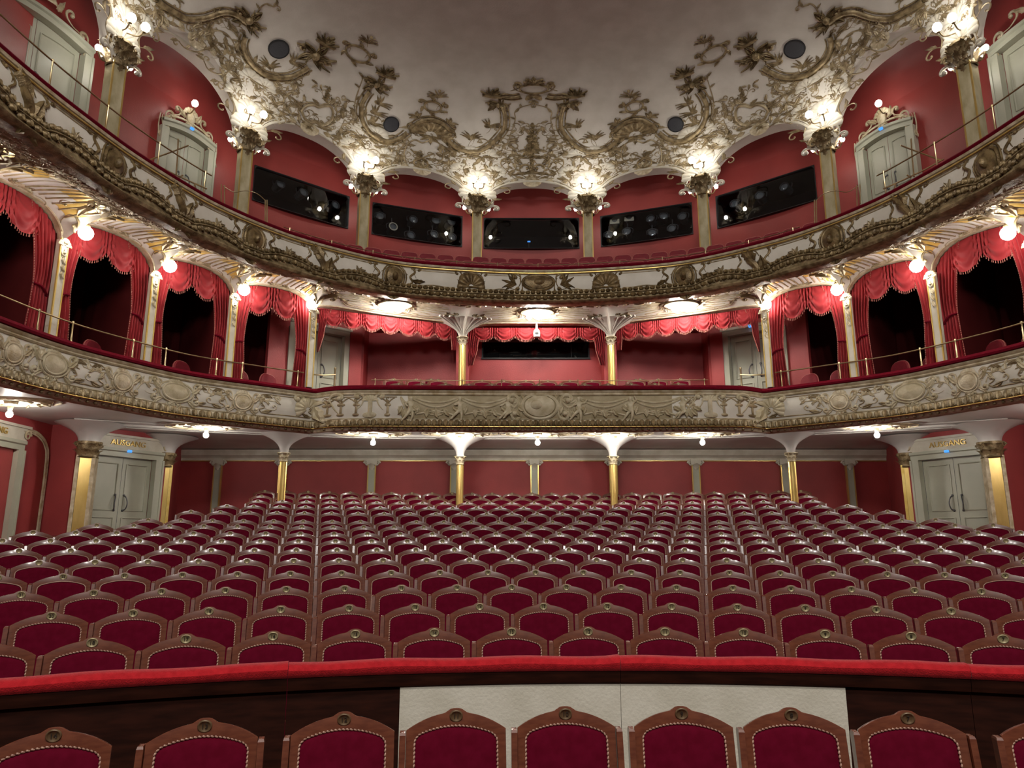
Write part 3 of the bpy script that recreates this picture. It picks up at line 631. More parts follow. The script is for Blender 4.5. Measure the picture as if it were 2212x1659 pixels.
# ================================================================== first balcony
def cartouche(o, u, v, w, h, seed=0, sym=True, mi=0, shell=True, core=True, r=None):
    r = r or h*.055
    if core:
        o.disc(u, v, w*.30, h*.30, h*.05, sym, mi); o.ring(u, v, w*.31, h*.31, r*.9, sym, mi)
        o.ring(u, v, w*.40, h*.40, r*.7, sym, mi)
    for q in (-1, 1):
        o.scroll(u+q*w*.42, v+h*.26, h*.34, PI/2+q*.25, -q, r, sym=sym, mi=mi); o.scroll(u+q*w*.40, v-h*.24, h*.32, -PI/2-q*.35, q, r, sym=sym, mi=mi)
        o.leaf(u+q*w*.36, v, h*.42, h*.2, PI/2-q*1.1, curl=.4*q, sym=sym, mi=mi); o.leaf(u+q*w*.30, v-h*.30, h*.36, h*.17, -PI/2+q*1.2, curl=-.4*q, sym=sym, mi=mi)
        o.scroll(u+q*w*.16, v-h*.44, h*.22, -PI/2+q*.7, -q, r*.8, sym=sym, mi=mi)
    if shell: o.shell(u, v+h*.30, h*.26, PI/2, PI*1.1, 7, sym, mi)
    o.spray(u, v-h*.30, h*.32, -PI/2, 3, 1.0, sym=sym, w=.4, mi=mi)
def sprig(o, u, v, L, ang, sym=True, mi=0, r=.012, fl=1):
    """S-stem with leaflets and a curled tip"""
    c, s = math.cos(ang), math.sin(ang); t = np.linspace(0, 1, 6); b = np.sin(t*PI*1.5)*L*.14*fl
    P = np.stack([u+t*L*c-b*s, v+t*L*s+b*c], 1); o.stroke(P, r, sym, (1, .5), n=3, mi=mi)
    for k in (1, 2, 3, 4): o.leaf(P[k][0], P[k][1], L*.26, L*.12, ang+(.8 if k % 2 else -.8), curl=.3*(1 if k % 2 else -1), sym=sym, mi=mi)
    o.scroll(P[-1][0], P[-1][1], L*.26, ang, fl, r, sym=sym, tail=.4, mi=mi)

def bal_fn(u, v):
    ph = u/UR; r = B(ph)-.05*np.sin(PI*np.clip(v/.47, 0, 1))-.02; return np.stack([r*np.sin(ph), OY+r*np.cos(ph), 4.235+v+0*r], -1)
BAL = Surf(bal_fn, -1.75*UR, 1.75*UR, -.25, .62)
bp = empty('balcony_parapet', (0, 14.93, 4.0), 0, 'cream lower balcony front with gilded rocaille and putti, below the red velvet ledge', 'balcony front')
def kid(mb, name, mats, root, **k):
    o = mb.build(name, mats, None, **k); o.parent = root; o.matrix_parent_inverse.translation = -root.location; return o
PHB = np.linspace(-1.72, 1.72, 420)
mb = MB(); mb.grid(np.array([BAL.P(np.full(8, p*UR), np.linspace(-.01, .475, 8)) for p in PHB])); kid(mb, 'panel', M['panel_white'], bp)
mb = MB(); sweep(B, [(.02, 4.70), (-.05, 4.705), (-.07, 4.725), (-.055, 4.75), (-.085, 4.77), (-.10, 4.80), (-.06, 4.81)], PHB, mb); kid(mb, 'cornice_moulding', M['gilt_pale'], bp)
mb = MB(); sweep(B, [(-.08, 4.805), (-.125, 4.815), (-.14, 4.85), (-.12, 4.895), (-.05, 4.91), (.20, 4.91), (.26, 4.88), (.26, 4.4)], PHB, mb); kid(mb, 'velvet_ledge', M['velvet_dark'], bp)
mb = MB(); sweep(B, [(-.02, 4.235), (-.045, 4.22), (-.03, 4.205), (-.055, 4.15), (-.05, 4.09), (-.02, 4.075), (-.05, 4.07), (-.06, 4.055), (-.0, 4.05), (.02, 4.03), (.05, 4.0), (.08, 3.985), (.17, 3.98)], PHB, mb); kid(mb, 'base_moulding', M['gilt_pale'], bp)
mb = MB(); o = Orn(Surf(lambda u, v: np.stack([(B(u/UR)-.055)*np.sin(u/UR), OY+(B(u/UR)-.055)*np.cos(u/UR), v+0*u], -1), -12, 12, 4, 5), mb)
us = np.arange(-11.6, 11.61, .115)
for u in us:
    f = 7.0/float(B(u/UR))
    o.leaf(u, 4.20, .135, .125*f, -PI/2, curl=0, h=.42, lobes=1); o.ball(u+.0575*f, 4.10, .02)
o = Orn(Surf(lambda u, v: np.stack([(B(u/UR)+.03)*np.sin(u/UR), OY+(B(u/UR)+.03)*np.cos(u/UR), v+0*u], -1), -12, 12, 4, 5), mb)
for u in np.arange(-11.6, 11.61, .12): o.ball(u, 4.025, .032)
kid(mb, 'leaf_band', M['gilt'], bp)
mb = MB(); R_ = B(PHB)-.06; mb.tube(np.stack([R_*np.sin(PHB), OY+R_*np.cos(PHB), np.full_like(PHB, 4.062)], -1), .012, 6); kid(mb, 'gilt_line', M['gold'], bp)
# rocaille of the side fronts: every motif on its own, left and right
def kid2(o, name, m, root): kid(o.m, name, M[m], root); (o.mm is not o.m and o.mm.F and kid(o.mm, name, M[m], root))
pts = BAL.pix([(380, 832), (525, 862), (265, 800), (118, 775), (30, 745), (195, 790), (445, 845), (590, 865)])
ctr = {k: p for k, p in zip('ABCDEFGH', pts)}
for key, w_, h_ in (('A', .72, .48), ('D', .60, .48)):
    o = Orn(BAL, split=True); cartouche(o, ctr[key][0], .235, w_, h_); kid2(o, 'mask_cartouche', 'relief', bp)
for key in 'BCE':
    o = Orn(BAL, split=True); u = ctr[key][0]; cartouche(o, u, .22, .42, .44)
    for q in (-1, 1):
        sprig(o, u+q*.25, .15, .42, PI/2-q*1.0, fl=q, r=.011); sprig(o, u+q*.22, .34, .40, PI/2-q*1.5, fl=-q, r=.011); o.scroll(u+q*.52, .12, .14, -.2 if q > 0 else PI+.2, q, .013, sym=True)
    kid2(o, 'rocaille', 'gilt_pale', bp)
order = sorted([ctr[k][0] for k in 'ABCDE']); order = order+[-4.02]
for a, b in zip(order[:-1], order[1:]):
    l, r_ = a+.34, b-.34
    if r_-l < .3: continue
    o = Orn(BAL, split=True)
    o.stroke([(l, .42), (l+.1, .43), ((l+r_)/2, .43), (r_-.1, .43), (r_, .42)], .011, True); o.stroke([(l, .05), (l+.12, .045), ((l+r_)/2, .05), (r_-.12, .045), (r_, .05)], .011, True)
    for q, x in ((1, l), (-1, r_)):
        o.stroke([(x, .42), (x-q*.05, .37), (x+q*.03, .32), (x-q*.02, .25), (x+q*.03, .16), (x-q*.05, .11), (x, .05)], .012, True); o.leaf(x, .40, .16, .07, PI if q < 0 else 0, curl=-.3*q, sym=True); o.leaf(x, .07, .16, .07, PI if q < 0 else 0, curl=.3*q, sym=True)
        sprig(o, x, .42, .22, -PI/2, fl=q, r=.009)
    kid2(o, 'panel_frame', 'gilt_line', bp)
# balustrade pattern, key brackets and cusp scrolls of the centre stretch
cu = BAL.pix([(800, 872), (680, 880)]); u = cu[0][0]; o = Orn(BAL, split=True)
o.stroke([(u, .02), (u, .12), (u, .25), (u, .36)], .048, True, hmul=.8); o.disc(u, .06, .12, .06, .03, True)
for q in (-1, 1): o.scroll(u+q*.11, .38, .22, PI/2+q*.5, -q, .035, sym=True, tail=1.1)
o.shell(u, .34, .14, PI/2, PI, 7, True); o.spray(u, -.02, .16, -PI/2, 3, .9, True, .5); kid2(o, 'key_bracket', 'relief', bp)
u = cu[1][0]; o = Orn(BAL, split=True)
for q, f in ((-1, 1.2), (1, 1)): o.scroll(u+q*.16*f, .34, .28, PI/2+q*.5, -q, .04, sym=True, tail=1.2)
o.shell(u-.12, .22, .24, PI*.7, PI*1.1, 8, True); o.scroll(u, -.06, .22, -PI/2, 1, .035, sym=True); o.leaf(u, .28, .34, .16, -PI/2, sym=True); kid2(o, 'cusp_scroll', 'relief', bp)
for u in BAL.pix([(708, 870), (737, 870), (770, 870), (838, 870)])[:, 0]:
    o = Orn(BAL, split=True)
    o.stroke([(u, .07), (u, .15), (u, .24)], .028, True, hmul=.6); o.disc(u, .265, .06, .035, .02, True); o.disc(u, .065, .055, .03, .02, True)
    for q in (-1, 1): o.stroke([(u, .27), (u+q*.03, .33), (u+q*.09, .39), (u+q*.13, .41)], .014, True); o.scroll(u+q*.05, .41, .07, PI/2, q, .009, sym=True)
    o.leaf(u, .29, .10, .07, PI/2, sym=True); kid2(o, 'baluster_relief', 'gilt_line', bp)
lo, hi = BAL.pix([(712, 870), (858, 870)])[:, 0]; o = Orn(BAL, split=True); o.stroke([(lo, .43), (hi, .43)], .012, True); kid2(o, 'balustrade_line', 'gilt_line', bp)
# centre cartouche, garlands
o = Orn(BAL); u = BAL.pix([(1166, 870)])[0][0]
o.disc(u, .25, .36, .22, .05, n=28); o.disc(u-.08, .27, .14, .09, .085, n=18); o.ring(u, .25, .40, .25, .035, n=30)
for q in (-1, 1):
    o.scroll(u+q*.47, .34, .34, PI/2+q*.2, -q, .045); o.scroll(u+q*.42, .12, .30, -PI/2-q*.3, q, .04); o.leaf(u+q*.36, .38, .26, .12, PI/2-q*.3, curl=.3*q); o.scroll(u+q*.14, .50, .16, PI/2-q*.9, q, .03)
o.shell(u, .03, .13, PI/2, PI*1.6, 9); o.shell(u, .44, .20, PI/2, PI, 9); kid(o.m, 'centre_cartouche', M['relief'], bp)
pu = BAL.pix([(889, 872), (994, 872), (1098, 872), (1250, 872), (1361, 872), (1473, 872)])[:, 0]
seq = [pu[0]-.2, pu[0], pu[1], pu[2], u-.45]
for a, b in list(zip(seq[:-1], seq[1:]))+[(u+.45, pu[3]), (pu[3], pu[4]), (pu[4], pu[5]), (pu[5], pu[5]+.25)]:
    o = Orn(BAL)
    for d, z_ in ((.12, .43), (.18, .40)):
        t = np.linspace(0, 1, 7); P = np.stack([a+(b-a)*t, z_-d*np.sin(PI*t)], 1); o.stroke(P, .022, n=4)
    t = np.linspace(.15, .85, 5)
    for q in t: o.leaf(a+(b-a)*q, .30-.14*math.sin(PI*q), .16, .12, -PI/2+(q-.5)*2)
    o.spray((a+b)/2, .06, .18, PI/2, 5, 2.2, w=.35)
    o.stroke([(a+.1, .08), ((a+b)/2, .14), (b-.1, .06)], .02)
    kid(o.m, 'garland', M['relief'], bp)
mb = MB(); rr_ = B(np.linspace(-.36, .36, 60))-.035; pp = np.linspace(-.402, .402, 80)
mb.grid(np.array([BAL.P(np.full(6, p*UR), np.linspace(.0, .47, 6), np.full(6, .006)) for p in pp])); kid(mb, 'relief_ground', M['relief_ground'], bp)
# putti: one continuous skinned body each
def putto(name, pose, root, loc, rz, sc, mirror=1):
    J = {'hip': (0, 0, .40), 'waist': (0, 0, .50), 'chest': (0, -.01, .62), 'neck': (0, -.015, .71), 'head': (0, -.03, .80), 'crown': (0, -.03, .86)}
    J.update(pose); idx = {}; V = []; rad = []
    R0 = {'hip': .085, 'waist': .085, 'chest': .09, 'neck': .042, 'head': .085, 'crown': .06, 'shoulder': .05, 'elbow': .036, 'wrist': .028, 'hand': .030, 'thigh': .068, 'knee': .05, 'ankle': .034, 'toe': .03}
    for k, p in J.items(): idx[k] = len(V); V.append((p[0]*mirror, p[1], p[2])); rad.append(R0[k.split('_')[0]])
    E = [('hip', 'waist'), ('waist', 'chest'), ('chest', 'neck'), ('neck', 'head'), ('head', 'crown')]
    for sd in 'LR': E += [('chest', 'shoulder_'+sd), ('shoulder_'+sd, 'elbow_'+sd), ('elbow_'+sd, 'wrist_'+sd), ('wrist_'+sd, 'hand_'+sd), ('hip', 'thigh_'+sd), ('thigh_'+sd, 'knee_'+sd), ('knee_'+sd, 'ankle_'+sd), ('ankle_'+sd, 'toe_'+sd)]
    me = bpy.data.meshes.new(name); me.from_pydata(V, [(idx[a], idx[b]) for a, b in E], [])
    o = bpy.data.objects.new(name, me); COL.objects.link(o)
    md = o.modifiers.new('skin', 'SKIN'); 
    if not me.skin_vertices: me.attributes
    sl = me.skin_vertices[0].data
    for i, r in enumerate(rad): sl[i].radius = (r, r)
    sl[0].use_root = True
    o.modifiers.new('sub', 'SUBSURF').levels = 2; o.modifiers[-1].render_levels = 2
    dg = bpy.context.evaluated_depsgraph_get(); m2 = bpy.data.meshes.new_from_object(o.evaluated_get(dg)); bpy.data.objects.remove(o)
    m2.materials.clear(); m2.materials.append(M['relief']); m2.polygons.foreach_set('use_smooth', np.ones(len(m2.polygons), bool)); m2.name = name
    q = bpy.data.objects.new(name, m2); COL.objects.link(q); q.parent = root; q.matrix_parent_inverse.translation = -root.location
    q.location = loc; q.rotation_euler = (0, 0, rz); q.scale = (sc, sc, sc); return q
POSES = [
 {'shoulder_L': (-.10, 0, .65), 'elbow_L': (-.20, -.04, .60), 'wrist_L': (-.15, -.08, .52), 'hand_L': (-.11, -.09, .50), 'shoulder_R': (.10, 0, .65), 'elbow_R': (.20, -.02, .72), 'wrist_R': (.16, -.05, .84), 'hand_R': (.12, -.06, .88), 'thigh_L': (-.06, -.03, .34), 'knee_L': (-.16, -.07, .20), 'ankle_L': (-.26, -.04, .07), 'toe_L': (-.31, -.06, .03), 'thigh_R': (.06, -.03, .34), 'knee_R': (.05, -.08, .18), 'ankle_R': (.0, -.03, .04), 'toe_R': (-.03, -.07, .0)},
 {'shoulder_L': (-.10, 0, .65), 'elbow_L': (-.19, -.05, .56), 'wrist_L': (-.10, -.10, .58), 'hand_L': (-.06, -.11, .60), 'shoulder_R': (.10, 0, .65), 'elbow_R': (.21, -.02, .64), 'wrist_R': (.27, -.03, .75), 'hand_R': (.29, -.03, .79), 'thigh_L': (-.06, -.02, .34), 'knee_L': (-.17, -.07, .24), 'ankle_L': (-.28, -.05, .10), 'toe_L': (-.33, -.07, .08), 'thigh_R': (.06, -.02, .34), 'knee_R': (.06, -.05, .18), 'ankle_R': (.05, -.01, .02), 'toe_R': (.04, -.06, -.02)},
 {'shoulder_L': (-.10, 0, .65), 'elbow_L': (-.20, -.02, .70), 'wrist_L': (-.29, -.03, .78), 'hand_L': (-.33, -.03, .81), 'shoulder_R': (.10, 0, .65), 'elbow_R': (.19, -.05, .58), 'wrist_R': (.26, -.06, .55), 'hand_R': (.29, -.06, .54), 'thigh_L': (-.05, -.05, .34), 'knee_L': (.05, -.12, .26), 'ankle_L': (.14, -.08, .14), 'toe_L': (.19, -.09, .11), 'thigh_R': (.07, -.03, .34), 'knee_R': (.18, -.09, .24), 'ankle_R': (.27, -.05, .13), 'toe_R': (.32, -.06, .10)}]
for i, uu in enumerate(pu):
    p = BAL.P(np.array(uu), np.array(.0), .05); k = [0, 1, 2, 1, 0, 2][i]
    putto('putto_relief', POSES[k], bp, (p[0], p[1]+.01, 4.235-.08), -uu/UR, .60, -1 if i in (2, 5) else 1)
    o_ = None

# brass rails of the balcony
def rail(name, label, R, off, z0, z1, l, h, posts, root_cat='railing', r=.014, n=80, group=None):
    e = empty(name, (float(R((l+h)/2))*math.sin((l+h)/2), OY+float(R((l+h)/2))*math.cos((l+h)/2), z0), 0, label, root_cat, group)
    ph = np.linspace(l, h, n); rr = R(ph)+off; mb = MB(); mb.tube(np.stack([rr*np.sin(ph), OY+rr*np.cos(ph), np.full(n, z1)], -1), r, 7); kid(mb, 'handrail', M['brass'], e)
    for p in posts:
        rp = float(R(p))+off; mb = MB(); mb.lathe([(r*2, z0), (r*1.1, z0+.02), (r*.9, z1-.02), (r*1.5, z1), (r*1.3, z1+.03), (0, z1+.035)], (rp*math.sin(p), OY+rp*math.cos(p), 0), 8); kid(mb, 'post', M['brass'], e)
    return e
for s in (-1, 1):
    ps = [s*p for p in (.66, .80, .86, .98, 1.06, 1.2, 1.28, 1.42, 1.5)]
    rail('brass_rail', f'brass rail on the lower balcony ledge along the {SIDE[s]} boxes', B, -.03, 4.91, 5.22, s*.645, s*1.7, ps, group='brass ledge rails')
rail('brass_rail', 'thin brass rail on the lower balcony ledge across the centre', B, -.03, 4.91, 5.02, -.50, .50, list(np.linspace(-.49, .49, 9)), r=.008, group='brass ledge rails')

# box posts
PNM = {0: 'beside the lighting booth', 1: 'at the corner of the boxes', 2: 'first outward from the corner post', 3: 'second outward from the corner post', 4: 'third outward from the corner post', 5: 'fourth outward from the corner post'}
for k, (x, y) in enumerate(POST[:6]):
    for s in (-1, 1):
        ph = s*POSTPH[k]; e = empty('box_post', (s*x, y, 0), -ph, (f'gold fluted post {PNM[k]}, {SIDE[s]} side' if k == 0 else f'slender cream box post {PNM[k]}, {SIDE[s]} side'), 'post', 'posts of the middle tier')
        top = 6.36 if k == 0 else 6.62
        if k == 0:
            mb = MB(); fluted(mb, .085, 4.54, top-.14); mb.build('shaft', M['gold'], e); mb = MB(); capital(mb, .075, top-.16, top+.04, flare=1.8); mb.build('capital', M['gilt_pale'], e)
            mb = MB()
            for q in np.linspace(-1.25, 1.25, 9):
                P = cr([(0, -.06, top), (math.sin(q)*.10, -.10, top+.14), (math.sin(q)*.34, -.22, top+.30), (math.sin(q)*.62, -.42, top+.40)], 5); mb.tube(P, np.linspace(.016, .03, len(P)), 5)
            fan_capital(mb, .09, top, top+.40, .5); mb.build('fan', M['stucco'], e)
        else:
            mb = MB(); mb.box((0, 0, (4.91+top)/2), (.115, .13, top-4.91)); mb.build('shaft', M['cream'], e, smooth=False)
            mb = MB()
            for q in (-1, 1): mb.box((q*.062, -.055, (4.91+top)/2), (.022, .03, top-4.91))
            mb.build('gilt_edge', M['ochre'], e, smooth=False)
            mb = MB(); ps = plane_surf((0, -.068, 0), (1, 0, 0), (0, 0, 1)); ps.N = lambda u, v: np.broadcast_to(np.array([0, -1., 0]), np.shape(u)+(3,)); o = Orn(ps, mb)
            for zz in (top-.38, top-.50, top-.62): o.leaf(0, zz+.06, .12, .07, -PI/2)
            for q in (-1, 1): o.scroll(q*.05, top-.05, .14, PI/2, q, .02); o.scroll(q*.05, top-.24, .12, -PI/2, -q, .016)
            o.shell(0, top-.12, .12, PI/2, PI, 7); o.bouquet(0, top-.36, .2, .12, 10); mb.build('capital', M['gilt_pale'], e)

# red curtains of the boxes and of the central bays
def cloth_bay(A, Bp, zt, zb, nsw, drop, dl, dr, label, group, back=.2, t0=.04, t1=.96):
    A = np.array(A, float); Bp = np.array(Bp, float); d = Bp-A; L = np.hypot(*d); n = np.array([-d[1], d[0]])/L
    if n@(np.array([0, 6.])-A) < 0: n = -n                                       # towards the hall
    mid = (A+Bp)/2; e = empty('box_curtain', (mid[0], mid[1], zb), 0, label, 'curtain', group)
    def pos(t, z, dep): t = np.asarray(t); return np.stack([A[0]+d[0]*t+n[0]*(dep-back), A[1]+d[1]*t+n[1]*(dep-back), z+0*t], -1)
    # valance
    T = np.linspace(t0, t1, nsw*30+1); x = (T-t0)/(t1-t0)*nsw; sw = np.abs(np.sin(PI*x))**.8; top = zt(T)-.015; dp = drop*(.62+.38*sw)
    rows = []
    for wv in np.linspace(0, 1, 22):
        ctr_ = np.abs((x % 1)-.5)*2; dep = .06+.045*np.sin(PI*wv)*sw+.020*np.sin(wv*19+ctr_**2*13)*(.3+.7*wv)*sw**.5+.022*np.cos(ctr_*PI*9)*(1-sw**1.5)*(1-wv*.3); rows.append(pos(T, top-dp*wv*(1-.0*sw), dep))
    mb = MB(); mb.grid(np.array(rows)); kid(mb, 'valance', M['curtain'], e)
    mb = MB(); bt = rows[-1]
    for i in range(0, len(T)-1):
        for f in ((0,) if i % 2 else ()):
            p = bt[i]*(1-f)+bt[i+1]*f; mb.tube([p, p-np.array([0, 0, .05])], [.005, .009], 5, cap=False)
    kid(mb, 'fringe', M['fringe'], e)
    for sd, (wt, wm, wb, zend) in ((0, dl), (1, dr)):
        if wt <= 0: continue
        q = np.linspace(0, 1, 26); w_ = np.linspace(0, 1, 31); ztie = .40
        inner = np.where(q < 1-ztie, wt+(wm-wt)*(np.sin(q/(1-ztie)*PI/2)**1.0), wm+(wb-wm)*((q-(1-ztie))/ztie)); rows = []; edge = []
        for qq, iw in zip(q, inner):
            t = .012+(iw-.012)*w_; tt = t if sd == 0 else 1-t; ttop = .012+(wt-.012)*w_; tz = zt(ttop if sd == 0 else 1-ttop)-.02; z = tz+(zend-tz)*qq
            pin = 1-.55*math.exp(-((qq-(1-ztie))/.08)**2); dep = .06+.035*np.sin(w_*2*PI*5.5+.6*math.sin(qq*5))*pin*(.35+.65*min(1, qq*3))
            rows.append(pos(tt, z, dep)); edge.append(rows[-1][-1])
        mb = MB(); mb.grid(np.array(rows)); kid(mb, 'drape', M['curtain'], e)
        mb = MB(); ed = np.array(edge)
        for i in range(len(ed)-1):
            for f in (0, .5): mb.ball(ed[i]*(1-f)+ed[i+1]*f+np.append(n*.02, 0), (.010, .010, .02), 5, 4)
        kid(mb, 'drape_fringe', M['fringe'], e)
        if zend < 5.3:
            k = int(25*(1-ztie)); mb = MB(); mb.tube(cr([rows[k][0], rows[k][15]+np.append(n*.06, 0), rows[k][-1]], 5), .022, 6); kid(mb, 'tie_back', M['velvet_dark'], e)
    return e
BN = ['', 'innermost box, next to the corner post', 'second box from the centre', 'third box from the centre', 'fourth box from the centre', 'outermost box']
for k in range(1, 6):
    for s in (-1, 1):
        a, b = POSTPH[k]*s, POSTPH[k+1]*s; A = np.array([s*POST[k][0], POST[k][1]]); C_ = np.array([s*POST[k+1][0], POST[k+1][1]])
        zt = lambda t, a=a, b=b: np.interp(a+(b-a)*np.asarray(t), PHT, TZ)
        if s < 0: A, C_ = C_, A; zt = lambda t, a=a, b=b: np.interp(b+(a-b)*np.asarray(t), PHT, TZ)
        cloth_bay(A, C_, zt, 4.92, 2, .60, (.29, .18, .21, 4.93), (.29, .17, .20, 4.93), t0=.17, t1=.83, label=f'red swagged curtain of the {SIDE[s]} {BN[k]}', group='red box curtains')
for s in (-1, 1):
    A, C_ = np.array([1.78*s, 16.52]), np.array([4.72*s, 15.2]); 
    zt = lambda t: 6.74+0*np.asarray(t)
    if s < 0: A, C_ = C_, A
    nar = (.09, .05, .02, 5.75); tail = (.055, .05, .045, 6.12)
    cloth_bay(A, C_, zt, 5.6, 7, .36, nar if s < 0 else tail, tail if s < 0 else nar, f'long red swagged valance over the {SIDE[s]} central bay beside the lighting booth', 'red valances of the central bays')
cloth_bay((-1.64, 16.55), (1.64, 16.55), lambda t: 6.70+0*np.asarray(t), 5.6, 6, .30, (.12, .08, .05, 5.78), (.12, .08, .05, 5.78), 'red swagged curtain over the black lighting booth window in the centre', 'red valances of the central bays')

# lighting booth behind the centre bay
mb = MB(); mb.box((0, BW+.9, BZ0-.06), (2.7, 2.1, .06)); mb.box((0, BW+.9, zt_ := 7.02), (2.7, 2.1, .06)); mb.box((0, BW+1.95, 6.55), (2.7, .06, 1.0)); mb.box((-1.34, BW+.9, 6.55), (.06, 2.1, 1.0)); mb.box((1.34, BW+.9, 6.55), (.06, 2.1, 1.0))
o = mb.build('wall_booth', M['void'], smooth=False); struct(o)
e = empty('window_1', (0, BW-.3, BZ0)); struct(e, 'black framed lighting booth window in the middle tier')
mb = MB(); mb.box((0, 0, .01), (2.62, .10, .035)); mb.box((0, 0, .76), (2.62, .08, .03)); mb.box((-1.28, 0, .39), (.035, .08, .78)); mb.box((1.28, 0, .39), (.035, .08, .78)); mb.box((.86, .03, .20), (.012, .02, .36)); mb.build('window_frame', M['black'], e, smooth=False)
mb = MB(); mb.box((0, .02, .38), (2.54, .006, .74)); mb.build('pane', M['glass'], e, smooth=False)
e = empty('desk_lamp', (1.0, BW+.35, BZ0-.03), 0, 'small desk lamp behind the glass of the middle lighting booth', 'lamp')
mb = MB(); mb.lathe([(0, 0), (.08, 0), (.07, .03), (.012, .04), (.012, .30)], n=12); mb.build('base', M['metal'], e)
mb = MB(); mb.tube([(0, 0, .28), (.1, -.1, .12)], .012, 6); mb.ball((.11, -.12, .1), .06, 10, 8); mb.build('shade', M['barrier_white'], e)
e = empty('mixing_desk', (-.05, BW+.55, BZ0-.03), 0, 'dark control desk inside the middle lighting booth', 'desk')
mb = MB(); mb.box((0, 0, .10), (1.7, .5, .16)); mb.box((0, .22, .28), (1.7, .06, .3)); mb.build('body', M['black'], e, smooth=False)
mb = MB(); mb.box((-.32, -.02, .33), (.35, .03, .02)); mb.build('tube_reflection', M['barrier_white'], e, smooth=False)  # white bar standing in for a light tube's reflection in the glass
e = empty('camera_housing', (0, 16.44, 6.42), 0, 'small white camera hanging below the centre valance', 'camera')
mb = MB(); mb.lathe([(0, -.03), (.075, -.03), (.085, .06), (.07, .13), (.03, .16), (.02, .30), (0, .3)], n=14); mb.build('housing', M['barrier_white'], e)
mb = MB(); mb.ball((0, -.062, .045), (.045, .035, .045), 10, 8); mb.build('lens', M['black'], e)
# balcony doors with brass hand rails
for s, n in ((-1, 5), (1, 6)):
    a = math.atan2(.95, 1.2); d = double_door(f'door_{n}', (s*5.0, 16.47, 0), -s*a, 1.15, 4.74, 6.5, f'grey balcony door behind the {SIDE[s]} central bay', over=False)
    e = empty('stair_rail', (s*4.75, 15.75, 4.54), 0, f'brass two-bar stair rail in front of the {SIDE[s]} balcony door', 'railing', 'stair rails of the balcony')
    for q in (0, 1):
        mb = MB(); mb.lathe([(.03, 0), (.022, .02), (.02, .95), (.03, .97), (.025, 1.0), (0, 1.01)], (s*(-.28+.56*q)*1, .15-.1*q, 0), 8); mb.build('post', M['brass'], e)
    for z in (.42, .84): mb = MB(); mb.tube(cr([(s*-.30, .15, z), (0, .06, z-.03), (s*.34, .05, z)], 5), .016, 6); mb.build('bar', M['brass'], e)
# ================================================================== gallery
def gal_fn(u, v):
    ph = u/UR; r = G(ph)-.07*np.sin(PI*np.clip((v+.1)/.55, 0, 1))+.0; return np.stack([r*np.sin(ph), OY+r*np.cos(ph), 7.07+v+0*r], -1)
GAL = Surf(gal_fn, -1.85*UR, 1.85*UR, -.32, .5)
gp = empty('gallery_parapet', (0, 15.28, 6.8), 0, 'cream upper gallery front with dark gilded cartouches and leaf bands, below the brass rail', 'gallery front')
PHB = np.linspace(-1.85, 1.85, 460)
mb = MB(); mb.grid(np.array([GAL.P(np.full(8, p*UR), np.linspace(-.01, .39, 8)) for p in PHB])); kid(mb, 'panel', M['panel_white'], gp)
mb = MB(); sweep(G, [(-.02, 7.45), (-.05, 7.455), (-.06, 7.475), (-.045, 7.495), (-.085, 7.51), (-.10, 7.545), (-.06, 7.56)], PHB, mb); kid(mb, 'cornice_moulding', M['gilt_pale'], gp)
mb = MB()
for z, r in ((7.475, .014), (7.53, .016)): R_ = G(PHB)-.075; mb.tube(np.stack([R_*np.sin(PHB), OY+R_*np.cos(PHB), np.full_like(PHB, z)], -1), r, 6)
kid(mb, 'gilt_line', M['gold'], gp)
mb = MB(); sweep(G, [(-.08, 7.555), (-.10, 7.57), (-.11, 7.59), (-.09, 7.615), (-.03, 7.625), (.16, 7.625), (.2, 7.6), (.2, 7.0)], PHB, mb); kid(mb, 'velvet_ledge', M['velvet_dark'], gp)
cg = GAL.pix([(1160, 615), (1018, 612), (852, 598), (700, 578), (548, 522), (397, 450), (240, 370), (62, 240)])[:, 0]; cg[0] = 0.
SCAL = np.sort(np.abs(cg)); SCAL = list(SCAL)+[SCAL[-1]+1.6, SCAL[-1]+3.2]
def gdz(u):
    """rise of the leaf bands between the brackets on the flanks"""
    a = np.abs(np.asarray(u, float)); out = np.zeros_like(a)
    for l, h in zip(SCAL[2:-1], SCAL[3:]):
        m = (a >= l) & (a < h); x = np.clip(((a-l)/(h-l)-.16)/.68, 0, 1); out = np.where(m, np.sin(PI*x)**.7*min(.115, .05+.02*l), out)
    return out
dz = gdz(PHB*UR)
mb = MB(); sweep(G, [(-.02, 7.09+dz), (-.075, 7.075+dz), (-.07, 7.0+dz), (-.06, 6.995+dz), (-.115, 6.985+dz), (-.125, 6.965+dz), (-.09, 6.95+dz), (-.085, 6.87+dz*.45), (-.11, 6.86+dz*.3), (-.12, 6.835+dz*.15), (-.09, 6.81), (-.0, 6.79), (.16, 6.785)], PHB, mb); kid(mb, 'base_moulding', M['gilt'], gp)
def gsurf(off): return Surf(lambda u, v: np.stack([(G(u/UR)+off)*np.sin(u/UR), OY+(G(u/UR)+off)*np.cos(u/UR), v+0*u], -1), -13, 13, 6, 8)
o = Orn(gsurf(-.08))
for u in np.arange(-12.6, 12.61, .12): o.leaf(u, 7.075+float(gdz(u)), .08, .125, -PI/2, curl=0, h=.42, lobes=1)
o2 = Orn(gsurf(-.095), o.m)
for i, u in enumerate(np.arange(-12.6, 12.61, .15)): o2.leaf(u, 6.95+float(gdz(u))*.9, .09, .15, -PI/2, curl=0, h=.42, lobes=1); o2.ball(u+.075, 6.90+float(gdz(u))*.6, .02)
kid(o.m, 'leaf_band', M['gilt_dark'], gp)
